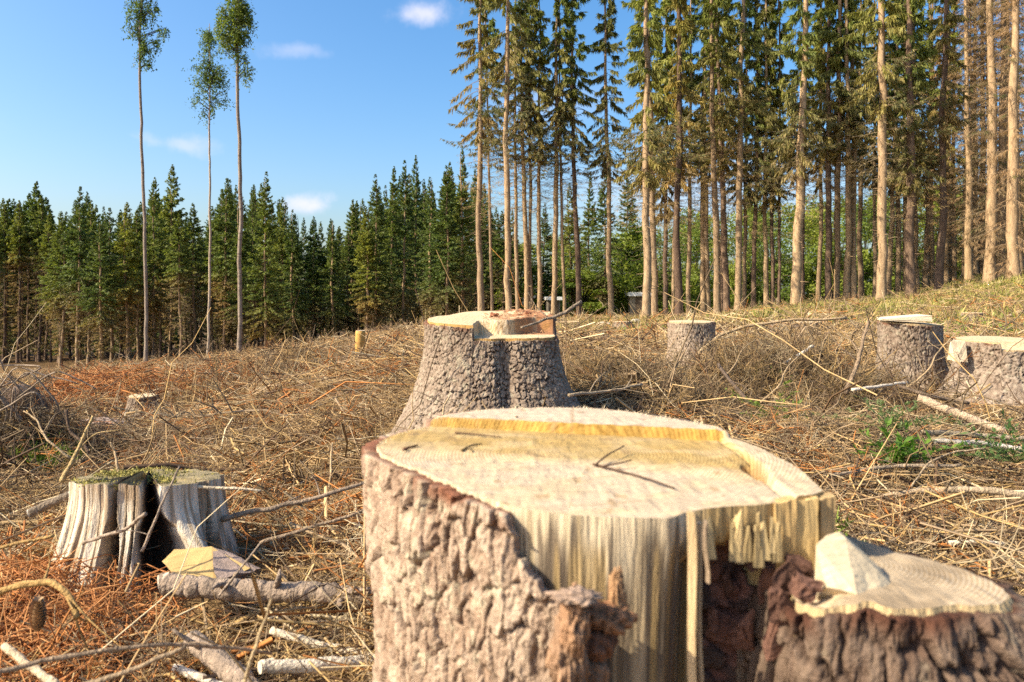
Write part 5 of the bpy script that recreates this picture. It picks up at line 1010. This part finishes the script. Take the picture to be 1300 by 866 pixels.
stick('branch', 'crooked dark branch standing upright left of the stump with the slab', 'branch', [P(1072, 500, 4.6), P(1086, 470, 4.65), P(1092, 445, 4.7), P(1103, 408, 4.8)], .016, .009, (.27, .19, .12), 26, br_, [(.3, .3, .6), (.5, .35, .5), (.65, .25, .3), (.85, .25, .5)])
stick('branch', 'dark slanting branch in the brush behind the big stump', 'branch', [P(912, 462, 4.6), P(932, 490, 4.4), P(952, 512, 4.25)], .010, .011, (.12, .085, .06), 27, br_, [(.4, .2, .5)])
stick('debarked_pole', 'short white stick poking out of brush in the right middle distance', 'stick', [P(995, 462, 5.4), P(1014, 451, 5.45), P(1032, 439, 5.5)], .014, .012, (.72, .64, .52), 28, br_, bump_=.04)
stick('debarked_pole', 'white stick on the ground below the stump with the slab', 'stick', [P(1082, 495, 4.5), P(1120, 490, 4.6), P(1152, 486, 4.7)], .011, .009, (.70, .60, .47), 29, br_, bump_=.04)
stick('branch', 'long bent branch lying at the right edge with a pale broken twig', 'branch', [P(1120, 632, 2.95), P(1180, 622, 2.95), P(1240, 622, 2.9), P(1330, 632, 2.86)], .010, .015, (.40, .30, .19), 30, br_, [(.45, .10, .9), (.2, .1, .5)], S=10)
stick('debarked_pole', 'pale thick pole lying in brush right of the green sapling', 'pole', [P(1165, 505, 4.0), P(1215, 525, 3.9), P(1275, 548, 3.8)], .024, .022, (.52, .38, .25), 31, br_, S=10)
stick('branch', 'upper grey branch of the pair at the right edge below the pale pole', 'branch', [P(1170, 548, 3.6), P(1230, 552, 3.6), P(1330, 560, 3.6)], .014, .012, (.36, .28, .19), 32, br_, [(.5, .1, .3)])
stick('branch', 'lower whitish branch of the pair at the right edge below the pale pole', 'branch', [P(1185, 560, 3.5), P(1240, 562, 3.5), P(1330, 576, 3.45)], .013, .012, (.55, .48, .40), 33, br_)
stick('branch', 'grey branch lying beneath the green sapling', 'branch', [P(1050, 605, 3.15), P(1130, 592, 3.2), P(1220, 590, 3.2)], .009, .008, (.34, .26, .18), 34, br_, [(.6, .15, .5)])
stick('branch', 'thin curved twig arching up right of the green sapling', 'branch', [P(1157, 618, 3.0), P(1175, 590, 3.05), P(1215, 572, 3.1), P(1250, 570, 3.1)], .004, .003, (.36, .27, .17), 35, br_)
stick('branch', 'brown branch under the pale pole on the right', 'branch', [P(1140, 490, 4.35), P(1180, 503, 4.3), P(1230, 512, 4.3)], .011, .010, (.2, .14, .09), 36, br_, [(.5, .2, .3)])
stick('log', 'far fallen pole beside the small far stump at the right', 'log', [P(1245, 419, 13.0), P(1300, 412, 13.2), P(1370, 408, 13.5)], .07, .06, (.40, .29, .18), 37, br_, S=10)
stick('log', 'thinner far fallen pole above the other one at the right edge', 'log', [P(1220, 418, 14.2), P(1280, 402, 14.4), P(1340, 385, 14.6)], .04, .03, (.46, .34, .2), 38, br_, S=8)
stick('debarked_pole', 'pale flat strip of wood on straw litter near the right edge', 'stick', [P(1205, 690, 2.5), P(1240, 688, 2.5), P(1275, 690, 2.48)], .010, .006, (.72, .62, .47), 39, br_, bump_=.05)
for k in range(9):
    px, py, d = [(930, 470, 4.9), (990, 490, 4.6), (860, 480, 4.6), (1040, 460, 5.2), (1180, 470, 4.8), (560, 540, 3.3), (60, 560, 4.0), (150, 600, 3.2), (420, 600, 3.4)][k]
    where = ['behind the big stump cut', 'right of the bare slanting branch', 'right of the middle stump', 'near the large bent branch', 'below the stump with the slab', 'just left of the big stump rim', 'in the grey heap at the far left', 'above the old mossy stump', 'between mossy stump and middle stump'][k]
    dx = rb.uniform(-40, 40); stick('branch', f'thin curved dead branch rising from the brush {where}', 'branch', [P(px - dx, py + 22, d), P(px, py, d), P(px + dx * .4, py - 26, d + .1), P(px + dx, py - 38, d + .15)], .007, .0035, tuple(np.array(TAN) * rb.uniform(.6, 1.1)), 200 + k, br_, [(.3, .25, .4), (.5, .25, .3), (.7, .2, .3), (.85, .15, .2)])
# knob like a cone, lower left
def lumpy(name, label, cat, c, sc, seed, col, mat=M_BARK, amp=.5, fq=2.5, sub=4, group=None):
    bm = bmesh.new(); bmesh.ops.create_icosphere(bm, subdivisions=sub, radius=1); V = np.array([v.co for v in bm.verts]); bm.verts.index_update(); Fc = np.array([[v.index for v in f_.verts] for f_ in bm.faces]); bm.free()
    a = np.arctan2(V[:, 1], V[:, 0]); nz = fbm(a * fq + 9, V[:, 2] * fq * 2 + 5, seed, 3) * .5 + fbm(V[:, 0] * fq + 5, V[:, 1] * fq + V[:, 2] * 1.7 + 8, seed + 1, 4) * .5
    V = V * (1 - amp * .5 + amp * nz)[:, None] * np.array(sc); return thing(name, label, cat, tuple(c), group, mesh_np(name, V, [Fc], mat, np.array(col) * (.65 + .7 * nz)[:, None]))
def cone_knob():
    rg = np.random.default_rng(3); ps = []; L, r = .064, .0135
    k = 120; i = np.arange(k); t = i / k; a = i * 2.39996; rad = r * np.sin(np.clip(t * .93 + .09, 0, 1) * math.pi) ** .6
    b0 = np.stack([np.cos(a) * rad * .55, np.sin(a) * rad * .55, (t - .5) * L], 1); d = unit(np.stack([np.cos(a), np.sin(a), np.full(k, 1.1)], 1)); V, f = kites(b0, d, np.stack([-np.sin(a), np.cos(a), 0 * a], 1), np.full(k, .014), np.full(k, .011))
    core = np.linspace(0, 1, 10); Vc, fc = tubes(np.stack([0 * core, 0 * core, (core - .5) * L], 1)[None], (r * .75 * np.sin(np.clip(core * .9 + .08, 0, 1) * math.pi) ** .6)[None], 12)
    V, f, c = joinm([(V, [f], np.array([.44, .29, .16])), (Vc, fc, np.array([.3, .18, .09]))]); e = thing('spruce_cone', 'tan spruce cone standing upright among rusty twigs in the lower left', 'cone', tuple(P(48, 782, 1.5)), None, mesh_np('spruce_cone', V, f, M_TWIG, c, False)); e.rotation_euler = (.15, .1, 0)
cone_knob()
# sawn block in front of the old stump
pts = [P(205, 712, 2.28), P(243, 742, 2.16), P(272, 738, 2.16), P(268, 694, 2.3), P(222, 698, 2.34), P(228, 738, 2.18), P(318, 722, 2.22), P(300, 712, 2.32), P(285, 742, 2.2)]
V, f = rough_solid([tuple(p) for p in pts], 21, .0012, 3); o0 = np.array(pts[0]); bl_ = thing('wood_block', 'yellow sawn wood block lying at the foot of the old mossy stump', 'wood block', o0)
part(bl_, 'sawn_wood', V, f, M_CUT, np.array([.44, .31, .13]) * (.7 + .6 * fbm(V[:, 0] * 40, V[:, 1] * 40 + V[:, 2] * 60, 4, 3))[:, None], False)
pts = [P(271, 693, 2.305), P(300, 706, 2.33), P(330, 722, 2.24), P(290, 744, 2.19), P(274, 738, 2.15), P(310, 726, 2.2)]; V, f = rough_solid([tuple(p) for p in pts], 22, .002, 3); part(bl_, 'bark_side', V, f, M_BARK, (.27, .20, .165), False)
# mound of bark beside the small conical stump
lumpy('bark_mound', 'low purplish-grey slab of thick bark lying left of the small conical stump', 'bark slab', G(128, 7.2, .10), (.30, .22, .13), 31, (.33, .25, .21), amp=.7, fq=3)
lumpy('root_clump', 'dark earthy root clump under grey sticks at the left edge', 'root clump', G(12, 5.6, .12), (.38, .34, .36), 33, (.13, .085, .06), amp=1.0, fq=2.2)
for k in range(9):
    a = rb.uniform(-30, 55); b0 = P(a, rb.uniform(520, 580), 5.1); stick('root', f'{ORD[k]} thin grey root arching from the dark clump at left edge', 'root', [b0, b0 + Vector((rb.normal() * .1, -.1, .25)), b0 + Vector((.1 + rb.normal() * .15, -.15, .40 + rb.random() * .15)), b0 + Vector((.28 + rb.normal() * .2, -.1, .25 + rb.random() * .2))], .008, .004, tuple(np.array(GREY) * rb.uniform(.7, 1.2)), 300 + k, 'roots of the left clump', wob=.3)
# short post
pb = P(457, 452, 13.0); pb.z = min(pb.z, G(457, 13.0).z - .05); ph = P(457, 420, 13.0).z - pb.z; V, f, _ = limb([pb, pb + Vector((0, 0, ph / 2)), pb + Vector((.01, 0, ph))], .08, .085, 12, 10, 44, .02, .05)
post = thing('wooden_post', 'short bright orange-yellow wooden post stump before the dark forest', 'post', tuple(pb)); part(post, 'shaft', V, f, M_FIBRE, (.58, .33, .09))
an = np.linspace(0, 6.283, 14, endpoint=False); tp_ = np.array(pb) + np.array([.01, 0, ph + .004]); Vd = np.concatenate([tp_ + .083 * np.stack([np.cos(an), np.sin(an), 0 * an], 1), tp_[None] + [[0, 0, .004]]]); i = np.arange(14); part(post, 'cut_end', Vd, [np.stack([i, np.roll(i, -1), np.full(14, 14)], -1)], M_WOOD, PALE, False)
# pale rocks by the stand
for k, (px, py, d, w) in enumerate([(766, 414, 19, .22), (786, 413, 18.4, .2), (807, 408, 21, .14)]):
    lumpy('boulder', ['leftmost pale boulder in grass left of the twin trunks', 'middle pale boulder in grass left of the twin trunks', 'small boulder nearest to the twin trunks'][k], 'boulder', P(px, py, d), (w, w * .8, w * .5), 60 + k, (.5, .44, .33), amp=.6, group='pale boulders')
# green saplings
def sapling(name, label, cat, c, shoots, leaf, seed, cols, spread):
    rg = np.random.default_rng(seed); c = np.array(c); e = thing(name, label, cat, tuple(c)); st, lv = [], []
    for k in range(shoots):
        d = unit(np.array([rg.normal() * spread, rg.normal() * spread * .7, .75])); L = rg.uniform(.55, 1.0) * .26; t = np.linspace(0, 1, 7); Pp = c + d * L * t[:, None] + np.array([d[0], d[1], -.3]) * (.10 * t ** 2)[:, None]; st.append(tubes(Pp[None], np.linspace(.0022, .001, 7)[None], 3))
        m = 26; tt = rg.uniform(.15, 1, m); b0 = np.stack([np.interp(tt, t, Pp[:, q_]) for q_ in range(3)], 1); dv = unit(d * .5 + rvec(rg, m) * np.array([1, 1, .5])); V, f = kites(b0, dv, unit(np.cross(dv, np.array([0, 0, 1.0]) + rg.normal(size=(m, 3)) * .4)), leaf * rg.uniform(.6, 1.3, m), leaf * rg.uniform(.25, .4, m)); lv.append((V, [f], np.repeat(lerp(np.array(cols[0]), np.array(cols[1]), rg.random((m, 1))), 4, 0)))
    V, f, cc = joinm([(v, ff, np.array([.2, .2, .08])) for v, ff in st]); part(e, 'stems', V, f, M_BRANCH, cc); V, f, cc = joinm(lv); o = part(e, 'leaves', V, f, M_LEAF, cc, False)
sapling('sapling', 'bright green leafy sapling among brush right of the big stump', 'sapling', P(1135, 592, 3.35), 13, .05, 5, ((.10, .20, .03), (.24, .36, .06)), .6)
sapling('sapling', 'dark grey-green spruce seedling behind the bright sapling', 'sapling', P(1125, 545, 3.55), 16, .032, 6, ((.10, .15, .06), (.22, .27, .12)), 1.0)
sapling('sapling', 'small green seedling half out of view at the right picture edge', 'sapling', P(1290, 588, 3.2), 20, .035, 7, ((.06, .13, .04), (.17, .24, .08)), .9)
sapling('sapling', 'tiny yellow-green sprout behind the right rim of the big stump', 'sapling', P(982, 532, 3.9), 9, .03, 8, ((.16, .24, .04), (.26, .33, .07)), .8)
# low white-roofed shelters far behind the trunks
def shelter(label, px0, px1, py0, py1, d, seed):
    a, b_ = P(px0, py0, d), P(px1, py1, d); x0, x1, zt_ = a.x, b_.x, a.z; th = a.z - b_.z; gzz = float(gz(np.array([(x0 + x1) / 2]), np.array([d]))[0]); e = thing('shelter', label, 'shelter', ((x0 + x1) / 2, d, gzz), 'pale roofs beyond the stand')
    def bx(n, lo, hi, mat, col):
        bm = bmesh.new(); bmesh.ops.create_cube(bm, size=1); lo, hi = np.array(lo), np.array(hi); V = np.array([v.co for v in bm.verts]) * (hi - lo) + (lo + hi) / 2; bm.verts.index_update(); Fq = np.array([[v.index for v in f_.verts] for f_ in bm.faces]); bm.free(); part(e, n, V, [Fq], mat, col, False)
    bx('roof', (x0 - .1, d - .2, zt_ - th), (x1 + .1, d + 2.6, zt_), M_WOOD, (.8, .8, .78)); bx('wall', (x0 + .05, d, gzz - .3), (x1 - .05, d + 2.4, zt_ - th - .003), M_FIBRE, (.30, .25, .19))
    bx('door', ((x0 + x1) / 2 - .35, d - .04, gzz - .2), ((x0 + x1) / 2 + .35, d - .003, min(gzz + 1.8, zt_ - th - .1)), M_FIBRE, (.14, .10, .07))
shelter('low shelter with white roof seen between the twin trunks', 799, 826, 371, 376, 57, 1)
shelter('smaller pale-roofed shelter seen behind the trunks above the middle stump', 694, 712, 377, 381, 54, 2)
